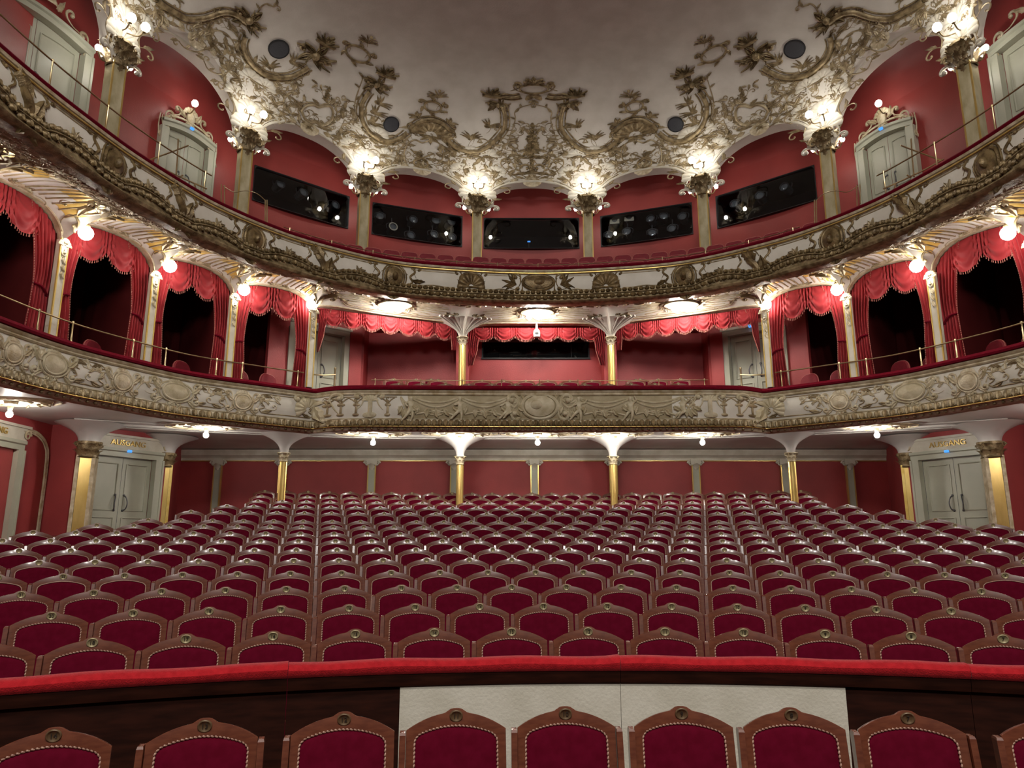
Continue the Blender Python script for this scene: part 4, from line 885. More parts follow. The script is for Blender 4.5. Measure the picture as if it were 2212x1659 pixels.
o = Orn(GAL); o.disc(0, .20, .34, .15, .05); o.ring(0, .2, .36, .17, .03); o.disc(.02, .2, .13, .07, .08)
for q in (-1, 1):
    o.scroll(q*.40, .28, .24, PI/2+q*.3, -q, .03); o.scroll(q*.36, .08, .22, -PI/2-q*.3, q, .028); o.spray(q*.5, .14, .34, PI/2-q*1.2, 5, 1.0, w=.2); o.scroll(q*.62, .06, .18, PI/2-q*1.5, q, .018)
o.shell(0, .30, .15, PI/2, PI, 7); o.spray(0, .05, .2, -PI/2, 3, 1.2, w=.4); kid(o.m, 'cartouche', M['gilt_dark'], gp)
for i, u in enumerate(cg[1:], 1):
    for s in (1, -1):
        o = Orn(GAL); us = u*s; K_ = 1.0 if i == 1 else 1.28
        if i == 1:
            o.shell(us, .06, .30, PI/2, PI*1.15, 9); o.ring(us, .21, .26, .16, .022)
            for q in (-1, 1): o.scroll(us+q*.22, .30, .2, PI/2+q*.4, -q, .02); o.scroll(us+q*.2, .03, .2, -PI/2-q*.6, q, .02)
            o.spray(us, -.02, .2, -PI/2, 3, 1., w=.4)
        elif i % 2 == 0:
            vb = o.S; o.S = Surf(lambda u, v, us=us: vb.fn(us+(u-us)*1.3, .1+(v-.1)*1.15), -99, 99, -9, 9)
            o.disc(us, .13, .14, .17, .06); o.ring(us, .13, .16, .20, .028); o.disc(us, .13, .05, .07, .12); o.ring(us, .13, .20, .25, .016)
            for q in (-1, 1):
                o.stroke([(us+q*.14, .0), (us+q*.30, .06), (us+q*.26, .16), (us+q*.34, .26), (us+q*.28, .36)], .024, taper=(.4, .8)); o.scroll(us+q*.33, .30, .16, PI/2+q*.2, -q, .02); o.scroll(us+q*.12, .34, .18, PI/2+q*.6, -q, .022)
                o.leaf(us+q*.10, -.02, .28, .15, -PI/2+q*.5, curl=.4*q); o.leaf(us+q*.3, .1, .2, .09, q*-.3+(PI if q < 0 else 0))
            o.spray(us, .28, .2, PI/2, 3, 1., w=.4); o.spray(us, -.04, .24, -PI/2, 3, .9, w=.4); o.shell(us, -.16, .12, -PI/2, PI, 6)
        else:
            vb = o.S; o.S = Surf(lambda u, v, us=us: vb.fn(us+(u-us)*1.3, .1+(v-.1)*1.1), -99, 99, -9, 9)
            o.stroke([(us-.10, .36), (us-.13, .22), (us-.04, .10), (us+.02, -.04), (us+.06, -.2)], .07, taper=(.5, .7), hmul=.7); o.leaf(us-.05, .16, .30, .2, PI/2+.35); o.scroll(us-.06, .38, .18, PI/2+.6, 1, .03)
            o.stroke([(us+.06, -.1), (us+.20, .02), (us+.13, .14), (us+.22, .26), (us+.17, .36)], .022, taper=(.5, .8)); o.scroll(us+.2, .32, .16, PI/2, -1, .02); o.scroll(us-.28, .34, .15, PI/2, 1, .02); o.stroke([(us-.28, .3), (us-.24, .2), (us-.3, .1), (us-.22, .02)], .018)
            o.spray(us+.05, -.08, .26, -PI/2, 4, 1.2, w=.4); o.leaf(us+.05, -.1, .3, .18, PI/2-.4)
        kid(o.m, 'cartouche', M['gilt_dark'], gp)
cc = list(-np.sort(-np.abs(cg)))[::-1]
for a, b in zip(cc[:-1], cc[1:]):
    l, r_ = a+(.55 if a == 0 else .36), b-.36
    if r_-l < .2: continue
    o = Orn(GAL, split=True)
    o.stroke([(l, .345), ((l+r_)/2, .345), (r_, .345)], .012, True); dip = .05 if a > 2 else 0.
    o.stroke([(l, .02+dip*.2), (l*.75+r_*.25, .02+dip), ((l+r_)/2, .04+dip), (l*.25+r_*.75, .02+dip), (r_, .02+dip*.2)], .013, True)
    if a > 2:
        m_ = (l+r_)/2
        for q in (-1, 1): o.leaf(m_, .05+dip, .13, .07, PI/2+q*.9, sym=True)
        o.leaf(m_, .04+dip, .11, .07, PI/2, sym=True); o.ball(m_, .05+dip, .03, True)
    kid2(o, 'panel_frame', 'gilt_line', gp)
rail('brass_rail', 'thin brass rail along the centre of the gallery ledge', G, .06, 7.625, 7.72, -.80, .80, list(np.linspace(-.78, .78, 13)), r=.009, group='gallery ledge rails')
for s in (-1, 1):
    rail('brass_rail', f'dark safety rail above the {SIDE[s]} end of the gallery ledge', G, .08, 7.625, 8.10, s*1.03, s*1.84, [s*p for p in (1.05, 1.2, 1.36, 1.52, 1.68)], r=.012, group='gallery ledge rails')
    # folding stair rail beside the gallery door
    e = empty('stair_rail', (s*6.4, 11.6, 7.9), 0, f'bent metal stair rail before the {SIDE[s]} gallery door', 'railing', 'gallery stair rails')
    pts = [[(321, 346), (366, 330), (408, 314)], [(316, 344), (360, 368), (402, 388), (447, 408)], [(385, 300), (383, 345), (380, 382)], [(386, 384), (396, 378)], [(420, 398), (424, 412)]]
    for i, P in enumerate(pts):
        X = np.array([atY(x, y, 11.75) for x, y in P]); X[:, 0] = X[:, 0]*(1 if s < 0 else -1)
        mb = MB(); mb.tube(cr(X, 4), .014, 6); kid(mb, 'bar' if i < 2 else 'post', M['brass'], e)
    e = empty('rope_barrier', (s*5.9, 13.3, 7.9), 0, f'slim stanchions with a rope on the {SIDE[s]} gallery aisle', 'barrier', 'gallery rope barriers')
    for (x, y, y2) in ((478, 398, 440), (485, 400, 445), (573, 432, 482), (577, 432, 482)):
        a, b = atY(x, y, 13.6), atY(x, y2, 13.6); a[0] *= -s*1.; b[0] *= -s*1.; mb = MB(); mb.tube([b, a], .012, 6); kid(mb, 'post', M['brass'], e)
    X = np.array([atY(x, y, 13.6) for x, y in [(482, 402), (505, 415), (530, 412), (555, 418), (574, 434)]]); X[:, 0] *= -s; mb = MB(); mb.tube(cr(X, 4), .008, 5); kid(mb, 'rope', M['brass'], e)

# columns with capitals
CN = ['next to the centre arch', 'second from the centre arch', 'third from the centre arch', 'fourth from the centre arch', 'nearest the stage']
for k, c in enumerate(COLPH[:5]):
    for s in (-1, 1):
        p = polar(s*c, float(W(c))+.10, 0); e = empty('gallery_column', p, -s*c, f'square yellow marble gallery column on the {SIDE[s]}, {CN[k]}', 'column', 'gallery columns')
        mb = MB(); mb.box((0, 0, 9.85), (.26, .26, 1.9)); mb.build('shaft', M['marble'], e, smooth=False)
        mb = MB()
        for q in (-1, 1): mb.box((q*.125, -.125, 9.85), (.028, .028, 1.9))
        mb.build('gilt_edge', M['gold'], e, smooth=False)
        mb = MB(); capital(mb, .17, 10.74, 11.28, n=8, flare=1.55)
        for q in (-1, 1):
            t = np.linspace(0, 1, 16); mb.tube(np.stack([q*(.27+.10*np.cos(t*10)*(1-t*.75)), np.full(16, -.16), 11.02+.10*np.sin(t*10)*(1-t*.75)], -1), .035*(1-.5*t), 7)
        g = np.random.default_rng(k)
        for _ in range(22):
            x = (g.random()-.5)*.46; leaf3(mb, (x, -.17-.06*g.random(), 10.78+.4*g.random()), (x, -1, 0), (0, 0, 1), .16, .1)
        leaf3(mb, (0, -.13, 10.60), (0, -1, 0), (0, 0, 1), .2, .1); mb.build('capital', M['gilt'], e)

# lighting booth windows in the gallery wall
def booth(i, a, b, label):
    ph0, ph1 = a/UR, b/UR; A = WALLG.fn(np.array(a), np.array(GZ0)); Bq = WALLG.fn(np.array(b), np.array(GZ0)); mid = (A+Bq)/2; d = (Bq-A)[:2]; L = np.hypot(*d); rz = math.atan2(d[1], d[0])
    e = empty(f'window_{i}', (mid[0], mid[1], GZ0), rz); struct(e, label); H = GZ1-GZ0
    mb = MB(); r = .09; P = []
    for cx, cz, a0 in ((L/2-r, r, -PI/2), (L/2-r, H-r, 0), (-L/2+r, H-r, PI/2), (-L/2+r, r, PI)): P += [(cx+r*math.cos(a0+t), cz+r*math.sin(a0+t)) for t in np.linspace(0, PI/2, 6)]
    P = np.array(P); c = np.array([0, H/2]); 
    rows = [np.stack([P[:, 0], np.full(len(P), y), P[:, 1]], -1) for y in (-.02, .06)]; Sq = np.array([(np.sign(x)*(L/2+.03) if abs(x) > L/2-r-1e-6 or True else x, z) for x, z in P]); 
    Sq = np.array([((L/2+.02)*np.sign(x) if abs(abs(x)-L/2) < r+1e-6 else x, (H+.02 if z > H/2 else -.02) if min(z, H-z) < r+1e-6 else z) for x, z in P])
    mb.grid(np.stack([np.stack([P[:, 0], np.full(len(P), .05), P[:, 1]], -1), np.stack([P[:, 0], np.full(len(P), -.015), P[:, 1]], -1), np.stack([P[:, 0]*1.012, np.full(len(P), -.03), c[1]+(P[:, 1]-c[1])*1.03], -1), np.stack([Sq[:, 0], np.full(len(P), -.03), Sq[:, 1]], -1), np.stack([Sq[:, 0], np.full(len(P), .16), Sq[:, 1]], -1)], 1), wu=True); mb.build('window_frame', M['black'], e)
    mb = MB(); mb.box((0, .03, H/2), (L+.02, .006, H+.02)); mb.build('pane', M['glass'], e, smooth=False)
    mb = MB(); mb.box((0, .83, -.05), (L+.3, 1.24, .05)); mb.box((0, .83, H+.07), (L+.3, 1.24, .05)); mb.box((0, 1.45, H/2), (L+.3, .05, H+.3)); mb.box((-L/2-.13, .83, H/2), (.05, 1.24, H+.3)); mb.box((L/2+.13, .83, H/2), (.05, 1.24, H+.3)); mb.build('room_shell', M['void'], e, smooth=False)
    return e, mid, rz, L
WN = ['wide black control booth window in the centre gallery bay', 'black spotlight booth window left of the centre gallery bay', 'black spotlight booth window right of the centre gallery bay', 'slanting black spotlight booth window in the far-left gallery bay', 'slanting black spotlight booth window in the far-right gallery bay']
BOOTH = [booth(i+2, a, b, WN[i]) for i, (a, b) in enumerate(GWIN)]
e = empty('control_desk', (0, W(0.)*0+float(W(0))+OY+1.15+.62, GZ0-.025), 0, 'grey control desk inside the centre gallery booth', 'desk')
mb = MB(); mb.box((0, 0, .10), (2.2, .5, .2)); mb.build('body', M['metal'], e, smooth=False); mb = MB(); mb.box((.45, -.1, .22), (.75, .2, .03)); mb.build('keyboard', M['black'], e, smooth=False)
mb = MB(); mb.box((-.05, .2, .62), (.09, .03, .035)); mb.build('indicator_light', M['blue'], e, smooth=False); mb = MB(); mb.box((-.05, .22, .4), (.03, .03, .42)); mb.build('stand', M['black'], e, smooth=False)
def make_spot(white=0):
    e = empty('spotlight'); mb = MB(); mb.lathe([(0, .32), (.10, .32), (.115, .25), (.115, .05), (.13, .03), (.13, -.02), (.105, -.02), (.10, .03)], n=18, R=frame((1, 0, 0), (0, 0, 1), (0, 1, 0))); mb.build('housing', M['metal'], e)
    mb = MB(); mb.lathe([(0, -.01), (.05, -.005), (.098, .012)], n=18, R=frame((1, 0, 0), (0, 0, 1), (0, 1, 0))); mb.build('lens', M['lens'], e)
    mb = MB(); mb.tube(cr([(-.15, .12, 0), (-.15, .12, .14), (0, .12, .2), (.15, .12, .14), (.15, .12, 0)], 4), .014, 6); mb.tube([(0, .12, .2), (0, .12, .36)], .016, 6); mb.build('yoke', M['metal'], e)
    if white == 1:
        mb = MB(); th = np.arange(20)/20*2*PI; mb.grid(np.stack([np.stack([.10*np.cos(th), np.full(20, -.03), .10*np.sin(th)], -1), np.stack([.135*np.cos(th), np.full(20, -.03), .135*np.sin(th)], -1)], 1), wu=True); mb.build('bezel', M['barrier_white'], e)
    elif white == 2:
        mb = MB(); th = np.arange(24)/24*2*PI; k = .14/np.maximum(np.abs(np.cos(th)), np.abs(np.sin(th))); mb.grid(np.stack([np.stack([.085*np.cos(th), np.full(24, -.04), .085*np.sin(th)], -1), np.stack([k*np.cos(th), np.full(24, -.04), k*np.sin(th)], -1)], 1), wu=True); mb.build('colour_frame', M['barrier_white'], e, smooth=False)
    return e
M['lens'] = mat('spot_lens', (.25, .27, .3), rough=.12, metal=.3, spec=1.)
spots = [(1, 821, 466, 0), (1, 849, 490, 1), (1, 893, 474, 0), (1, 888, 508, 0), (1, 938, 506, 0), (1, 942, 476, 0), (1, 975, 479, 0), (1, 977, 512, 0),
 (2, 1328, 476, 2), (2, 1359, 470, 2), (2, 1315, 507, 0), (2, 1354, 500, 0), (2, 1405, 472, 0), (2, 1409, 502, 0), (2, 1434, 466, 0), (2, 1451, 493, 0), (2, 1474, 467, 0),
 (3, 606, 397, 0), (3, 656, 415, 0), (3, 725, 443, 0), (4, 1586, 440, 0), (4, 1641, 422, 0), (4, 1694, 403, 0)]
BTN = {1: 'booth left of centre', 2: 'booth right of centre', 3: 'far-left slanting booth', 4: 'far-right slanting booth'}; cnt = {}; row = {b: sorted([q[1] for q in spots if q[0] == b]) for b in BTN}
for b, x, y, wh in spots:
    e0, mid, rz, L = BOOTH[b]; n = np.array([-math.sin(rz), math.cos(rz)]); d = rayd(x, y); o_ = np.array([CAMX, 0.]); pl = mid[:2]+n*.42
    t = ((pl-o_)@n)/(d[:2]@n); p = np.array([CAMX, 0, CAMZ])+d*t; sp = make_spot(wh); sp.location = p; sp.rotation_euler = (math.radians(-8), 0, rz+.15*math.sin(x)); k = row[b].index(x)+1
    ex = {0: 'dark spotlight', 1: 'spotlight with bright white ring', 2: 'spotlight with white square frame'}[wh]
    tag(sp, f'{ex} behind glass, {ordinal(k)} from left in the {BTN[b]}', 'spotlight', 'stage spotlights in the gallery booths')

# gallery doors with rocaille surround
for s, n in ((-1, 7), (1, 8)):
    lo, hi = WALLG.pix([(338, 300), (452, 370)])[:, 0]; ph = (lo+hi)/2/UR; A = WALLG.fn(np.array(lo), np.array(9.)); C_ = WALLG.fn(np.array(hi), np.array(9.)); wd = float(np.hypot(*(C_-A)[:2])); mid = (A+C_)/2
    z1 = float(WALLG.pix([(395, 283)])[0][1])-.16; 
    dd = C_-A; rz = math.atan2(dd[1], dd[0]); nn = np.array([math.sin(rz), -math.cos(rz)])*.06
    d = double_door(f'door_{n}', ((mid[0]+nn[0])*-s, mid[1]+nn[1], 0), rz*-s, wd-.36, 8.9, z1-.06, f'arched grey gallery door under rocaille on the {SIDE[s]} with a single bulb above', over=False, arch=.12)
    ps = plane_surf((0, -.05, z1+.2), (1, 0, 0), (0, 0, 1)); ps.N = lambda u, v: np.broadcast_to(np.array([0, -1., 0]), np.shape(u)+(3,)); o = Orn(ps)
    hw = wd/2
    for q in (-1, 1):
        o.scroll(q*hw*.88, .06, .26, PI/2-q*.2, q, .03); o.scroll(q*hw*.45, .20, .26, PI/2+q*1.2, -q, .028); o.scroll(q*hw*.65, .12, .2, q*-.4+(PI if q < 0 else 0), -q, .022); o.leaf(q*hw*.2, .22, .26, .13, PI/2-q*.7); o.scroll(q*(hw*.97), -.18, .22, -PI/2, -q, .024); o.stroke([(q*hw*1.02, -.1), (q*hw*.75, .05), (q*hw*.4, .14), (0, .17)], .025)
        o.stroke([(q*hw*1.06, .02), (q*hw*1.09, -.25), (q*hw*1.06, -.5)], .014); o.leaf(q*hw*1.03, -.4, .2, .08, -PI/2)
    o.disc(0, .27, .12, .15, .05); o.shell(0, .34, .2, PI/2, PI, 7); o.spray(0, .18, .2, -PI/2, 3, 1.1, w=.4); o.m.build('rocaille', M['gilt_pale'], d)
DPH = abs(WALLG.pix([(183, 170)])[0][0])/UR+1.16/9.4
for s, n in ((-1, 9), (1, 10)):
    ph = s*DPH; r = float(W(ph))+1.07; p = polar(ph, r, 0); d = double_door(f'door_{n}', p, -ph-(.0), 1.8, 8.9, 11.1, f'tall arched grey gallery door at the {SIDE[s]} edge, nearest the stage', over=False, arch=.14, exitm=False)
    ps = plane_surf((0, -.05, 11.4), (1, 0, 0), (0, 0, 1)); ps.N = lambda u, v: np.broadcast_to(np.array([0, -1., 0]), np.shape(u)+(3,)); o = Orn(ps)
    for q in (-1, 1): o.scroll(q*.95, .0, .26, PI/2-q*.2, q, .03); o.scroll(q*.5, .16, .28, PI/2+q*1.2, -q, .03); o.scroll(q*1.05, -.3, .2, -PI/2, -q, .02); o.leaf(q*.25, .18, .26, .13, PI/2-q*.7)
    o.shell(0, .25, .24, PI/2, PI, 7); o.m.build('rocaille', M['gilt_pale'], d)

# gallery seats
def along(R, off, l, h, sp, shift=0.):
    ph = np.linspace(-1.3, 1.3, 1500); r = R(ph)+off; P = np.stack([r*np.sin(ph), OY+r*np.cos(ph)], 1); s = np.concatenate([[0], np.cumsum(np.hypot(*np.diff(P, axis=0).T))]); s -= np.interp(0, ph, s)
    out = []
    for k in range(-60, 61):
        q = k*sp+shift
        if q < s[0] or q > s[-1]: continue
        f = np.interp(q, s, ph)
        if not l <= f <= h: continue
        i = min(max(np.searchsorted(s, q), 2), len(s)-3); T = P[i+2]-P[i-2]; out.append((np.interp(q, s, P[:, 0]), np.interp(q, s, P[:, 1]), math.atan2(T[1], T[0])))
    return out
def rrect(w, h, r, n=5):
    P = []
    for cx, cz, a0 in ((w/2-r, -h/2+r*.3, -PI/2), (w/2-r, h/2-r, 0), (-w/2+r, h/2-r, PI/2), (-w/2+r, -h/2+r*.3, PI)):
        rr = r if cz > 0 else r*.3
        if cz > 0: P += [(cx+r*math.cos(a0+t), cz+r*math.sin(a0+t)) for t in np.linspace(0, PI/2, n)]
        else: P += [((w/2-rr)*np.sign(cx)+rr*math.cos(a0+t), cz+rr*math.sin(a0+t)) for t in np.linspace(0, PI/2, 3)]
    return np.array(P)
def make_gallery_seat():
    e = empty('gallery_chair'); P = rrect(.42, .44, .09); c = P.mean(0)
    def ringp(k, y): return np.stack([c[0]+(P[:, 0]-c[0])*k, np.full(len(P), y), .64+c[1]+(P[:, 1]-c[1])*k], -1)
    mb = MB(); mb.grid(np.stack([ringp(.0004, .06), ringp(1, .06), ringp(1, -.0), ringp(.93, -.035), ringp(.5, -.05), ringp(.0004, -.055)], 1), wu=True); mb.build('backrest', M['gallery_seat'], e)
    mb = MB(); mb.tube(ringp(1.0, -.01), .010, 5, closed=True); mb.build('piping', M['piping'], e)
    mb = MB(); mb.ball((0, -.02, .835), (.022, .012, .02), 8, 6); mb.build('number_plate', M['plate'], e)
    mb = MB(); mb.box((0, -.22, .42), (.39, .38, .10)); mb.box((-.17, -.1, .2), (.03, .3, .42)); mb.box((.17, -.1, .2), (.03, .3, .42)); mb.build('cushion', M['gallery_seat'], e, smooth=False)
    return e
gproto = make_gallery_seat(); first = True
for r_, (yd, zf) in enumerate(ROW_Z):
    lim = [.66, .70, .73][r_]; L_ = along(G, yd-15.28, -lim, lim, .46, .23*(r_ % 2))
    for k, (x, y, a) in enumerate(L_):
        o = gproto if first else copy_tree(gproto); first = False; o.location = (x, y, zf); o.rotation_euler = (0, 0, a)
        tag(o, f'dark red gallery chair, {ordinal(k+1)} from the left end of the {["front", "middle", "back"][r_]} gallery row', 'gallery chair', f'{["front", "middle", "back"][r_]} row of gallery chairs')
# ================================================================== stucco of the coved ceiling
def orn_child(o, name, mats, parent): q = o.m.build(name, mats, None); q.parent = parent; return q
TR = {k: COVE.pix(v) for k, v in {
 'p1': [(1086, 227), (1091, 252), (1089, 277), (1074, 298), (1056, 315), (1036, 325), (1011, 327), (990, 320), (975, 310), (964, 296)],
 'top': [(1084, 207), (1107, 210), (1125, 207)],
 'arch': [(981, 284), (970, 279), (955, 266), (935, 258), (915, 259), (898, 268), (885, 279)],
 'p2': [(880, 286), (867, 296), (849, 304), (829, 304), (809, 294), (791, 276), (781, 253), (781, 228), (789, 210), (799, 197)],
 'p3': [(667, 144), (652, 154), (627, 165), (601, 167), (576, 162), (556, 149), (538, 131), (528, 111), (525, 94), (530, 78)],
 'p4': [(533, 48), (508, 30), (481, 26), (443, 38), (405, 40), (380, 28), (354, 13), (339, 0)],
 'ring0': [(1150, 192)], 'frame0': [(1071, 333), (1092, 315), (1104, 287), (1113, 258), (1112, 242), (1124, 232), (1149, 225)],
 'bouq': [(1148, 374), (1148, 275)], 'bean': [(655, 250), (652, 238), (662, 228), (676, 226), (688, 231), (700, 228), (713, 229), (719, 240), (717, 255), (707, 267), (694, 269), (683, 262), (669, 262), (659, 257)],
 'bbq': [(702, 222), (708, 184)], 'med': [(875, 352), (873, 330), (881, 311), (896, 302), (912, 308), (930, 303), (948, 309), (958, 326), (955, 345), (943, 354)], 'trophy': [(908, 362), (908, 322)],
 'cl': [(814, 182), (682, 119), (538, 43), (1076, 226)], 'rings': [(773, 116), (935, 230)], 'shell': [(930, 292)], 'crest': [(799, 86), (948, 203), (1150, 160), (768, 96)],
 'cap': [(834, 160), (704, 92), (1064, 205)], 'flame': [(1017, 303), (583, 150), (630, 138), (1053, 276), (806, 246), (815, 225), (800, 268)],
 'l1': [(516, 165), (522, 158), (540, 168), (560, 183), (590, 192), (618, 196), (634, 194)], 'l2': [(634, 194), (622, 205), (613, 218), (622, 230), (640, 226), (656, 218)],
 'l3': [(556, 182), (575, 178), (590, 186)], 'l4': [(770, 262), (766, 240), (768, 215), (776, 190), (784, 168)], 'l5': [(740, 300), (752, 318), (768, 322), (778, 310), (772, 292)], 'l6': [(706, 282), (718, 300), (742, 314), (764, 318)],
 'l7': [(650, 275), (630, 262), (612, 250), (600, 236)], 'l8': [(420, 70), (450, 64), (480, 68), (500, 85), (512, 110)], 'l9': [(385, 88), (400, 104), (425, 112), (445, 104), (440, 90)], 'l10': [(440, 130), (450, 150), (475, 160), (500, 150), (508, 128)], 'l11': [(470, 175), (490, 190), (508, 186), (514, 170)],
 'l12': [(830, 318), (845, 326), (862, 322), (874, 308)], 'l13': [(975, 330), (990, 338), (1010, 340), (1030, 336), (1046, 326)], 'l14': [(1080, 362), (1092, 352), (1108, 352), (1114, 364), (1104, 370)], 'l15': [(1112, 345), (1116, 335), (1124, 334), (1120, 345), (1112, 352)],
 'l16': [(860, 340), (850, 350), (838, 362), (826, 372)], 'l17': [(962, 352), (974, 366), (986, 380), (996, 396)], 'l18': [(545, 60), (560, 20), (575, 8), (590, 14), (596, 12)],
}.items()}
SY = dict(sym=True)
# heavy gilded border
o = Orn(COVE)
for k in ('p1', 'p2', 'p3', 'p4', 'arch', 'top'):
    P = TR[k]; o.stroke(P, .062 if k != 'top' else .045, True, hmul=.9, sides=7)
    C = cr(P, 6); T = np.gradient(C, axis=0); T /= np.linalg.norm(T, axis=1)[:, None]; Nn = np.stack([-T[:, 1], T[:, 0]], 1)
    for q in (-1, 1): o.stroke(C+Nn*q*.088, .020, True, smooth=False)
    for i in range(2, len(C)-1, 3): o.leaf(C[i][0], C[i][1], .13, .075, math.atan2(T[i][1], T[i][0])+(.4 if i % 2 else -.4), sym=True, h=.7) if k != 'top' else None
orn_child(o, 'gilded_border', M['gilt'], ceiling)
# crests, clusters, rings, shells of the border
o = Orn(COVE)
for i, (u, v) in enumerate(TR['cl']):
    R_ = [.20, .27, .22, .16][i]
    for j in range(14): a = j/14*2*PI; o.leaf(u+.05*math.cos(a), v+.05*math.sin(a), R_*(1.0+.3*(j % 2)), R_*.30, a+.4, curl=.55*(1 if j % 3 else -1), sym=True, h=.9, lobes=4)
    o.ball(u, v, R_*.42, True); o.scroll(u-R_*.5, v+R_*.3, R_*1.1, 2.2, 1, .03, sym=True); o.scroll(u+R_*.5, v+R_*.2, R_, .8, -1, .03, sym=True); o.scroll(u, v-R_*.6, R_, -1.2, 1, .028, sym=True)
for (u, v) in TR['cap']:
    for j, a in enumerate(np.linspace(-.3, 3.44, 11)): o.leaf(u, v, .20+.07*(j % 2), .055, a, curl=.35*(1 if a < 1.57 else -1), sym=True, h=1.1, lobes=5)
    o.stroke([(u-.2, v-.02), (u, v-.05), (u+.2, v-.02)], .045, True)
for (u, v), a_, b_ in ((TR['rings'][0], .26, .22), (TR['rings'][1], .17, .16)):
    o.ring(u, v, a_, b_, .030, True)
    for j in range(6): a = j/6*2*PI+.3; o.leaf(u+a_*math.cos(a), v+b_*math.sin(a), .18, .08, a+.7, sym=True)
    o.scroll(u+a_*.9, v+b_*.7, .2, 1.2, -1, .02, sym=True); o.scroll(u-a_*.9, v+b_*.6, .2, 1.9, 1, .02, sym=True)
u, v = TR['ring0'][0]; o.ring(0, v, .30, .16, .028)
for q in (-1, 1): o.scroll(q*.30, v+.06, .24, PI/2+q*.9, -q, .03); o.scroll(q*.42, v+.02, .2, PI/2-q*.8, q, .028); o.leaf(q*.2, v+.16, .24, .1, PI/2+q*.6)
o.spray(0, v+.16, .3, PI/2, 5, 1.6, w=.35); o.shell(0, v-.34, .17, PI/2, PI*1.2, 7); o.spray(0, v-.38, .16, -PI/2, 3, 1, w=.4)
for (u, v) in TR['crest'][:2]: o.spray(u, v-.12, .26, PI/2+.3, 7, 2.2, True, .18); o.ball(u, v+.1, .045, True); o.scroll(u-.05, v-.1, .16, 2, 1, .018, sym=True)
u, v = TR['shell'][0]; o.shell(u, v, .40, PI/2, PI*1.05, 9, True, r0=.3); o.spray(u, v-.02, .24, -PI/2, 5, 2.2, True, .35)
for q in (-1, 1): o.scroll(u+q*.44, v+.06, .22, PI/2-q*.9, q, .035, sym=True); o.spray(u+q*.3, v+.42, .2, PI/2-q*.8, 4, 1.6, True, .4)
for i, (u, v) in enumerate(TR['flame']): o.spray(u, v, .30, [1.6, 1.9, 1.1, 1.1, .9, .8, .7][i], 6, 1.3, True, .16); o.scroll(u+.06, v, .18, 1.2, 1, .018, sym=True)
orn_child(o, 'gilded_crest', M['gilt'], ceiling)
# fine drawn ornament
o = Orn(COVE)
for k in ['frame0']+['l%d' % i for i in range(1, 19)]:
    P = TR[k]; o.stroke(P, .017, True, taper=(.5, .6)); 
    for e_, d_ in ((P[-1], P[-1]-P[-2]), (P[0], P[0]-P[1])):
        a = math.atan2(d_[1], d_[0]); o.leaf(e_[0], e_[1], .16, .07, a+.5, sym=True); o.scroll(e_[0], e_[1], .16, a, 1 if k[-1] in '13579' else -1, .015, sym=True, tail=.3)
    for i in range(1, len(P)-1): d_ = P[i+1]-P[i-1]; o.leaf(P[i][0], P[i][1], .13, .055, math.atan2(d_[1], d_[0])+(.7 if i % 2 else -.7), sym=True)
o.stroke(TR['med'], .022, True); o.stroke(np.concatenate([TR['bean'], TR['bean'][:1]]), .036, True)
C_ = TR['bean'].mean(0); o.stroke(np.concatenate([C_+(TR['bean']-C_)*1.25, (C_+(TR['bean']-C_)*1.25)[:1]]), .018, True)
for j in range(0, 14, 2): d_ = TR['bean'][j]-C_; o.leaf(*(C_+d_*1.25), .17, .08, math.atan2(d_[1], d_[0])+.7, sym=True)
# growth on the spandrel over every column
g = np.random.default_rng(5)
CU = [c*UR for c in COLPH]
for ci, u0 in enumerate(CU[:5]):
    for q in (-1, 1):
        for (du, dv, sz, an, fl) in ((.26, .34, .26, 1.2, 1), (.40, .70, .30, .9, -1), (.24, 1.12, .30, 1.5, 1), (.52, 1.22, .26, .3, -1), (.30, 1.62, .34, 1.0, -1), (.70, 1.55, .24, .5, 1), (.16, 2.0, .26, 1.7, 1), (.55, 2.0, .28, .8, -1)):
            if u0 < 1.2 and q < 0 and du > .5 and dv < 1.3: continue
            o.scroll(u0+q*du, dv+.1, sz, PI/2-q*(PI/2-an) if q > 0 else PI-an, fl*q, .017, sym=True); o.leaf(u0+q*du, dv+.1, sz*.7, .08, (PI/2-q*.7)+g.random()*.5, sym=True)
        o.stroke([(u0+q*.18, .25), (u0+q*.34, .55), (u0+q*.30, .95), (u0+q*.55, 1.35), (u0+q*.50, 1.85)], .018, True, taper=(.6, .5))
BND = np.concatenate([TR[k] for k in ('p1', 'arch', 'p2', 'p3', 'p4')]); BND = BND[np.argsort(-BND[:, 0])]   # border height over u (left half, u < 0)
def vborder(u): return float(np.interp(-abs(u), BND[::-1][:, 0] if BND[0, 0] > BND[-1, 0] else BND[:, 0], BND[::-1][:, 1] if BND[0, 0] > BND[-1, 0] else BND[:, 1]))
n_ = 0
for _ in range(2600):
    u = g.random()*10.2; az = vz(arch_z(u/UR)); vb = min(vborder(u), 3.4)-.14
    if vb-az < .25: continue
    v = az+.1+(vb-az-.1)*g.random(); dc = min(abs(u-c) for c in CU); da = v-az
    if not (dc < .75 or da < .42 or vb-v < .22): continue
    if g.random() > .42: continue
    sz = .13+.12*g.random(); a = g.random()*2*PI
    if g.random() < .6: o.scroll(u, v, sz, a, 1 if g.random() < .5 else -1, .012, sym=True, tail=.8)
    else: o.leaf(u, v, sz*.9, sz*.4, a, curl=.5*(g.random()-.5)*2, sym=True)
    n_ += 1
orn_child(o, 'stucco_filigree', M['gilt_line'], ceiling)
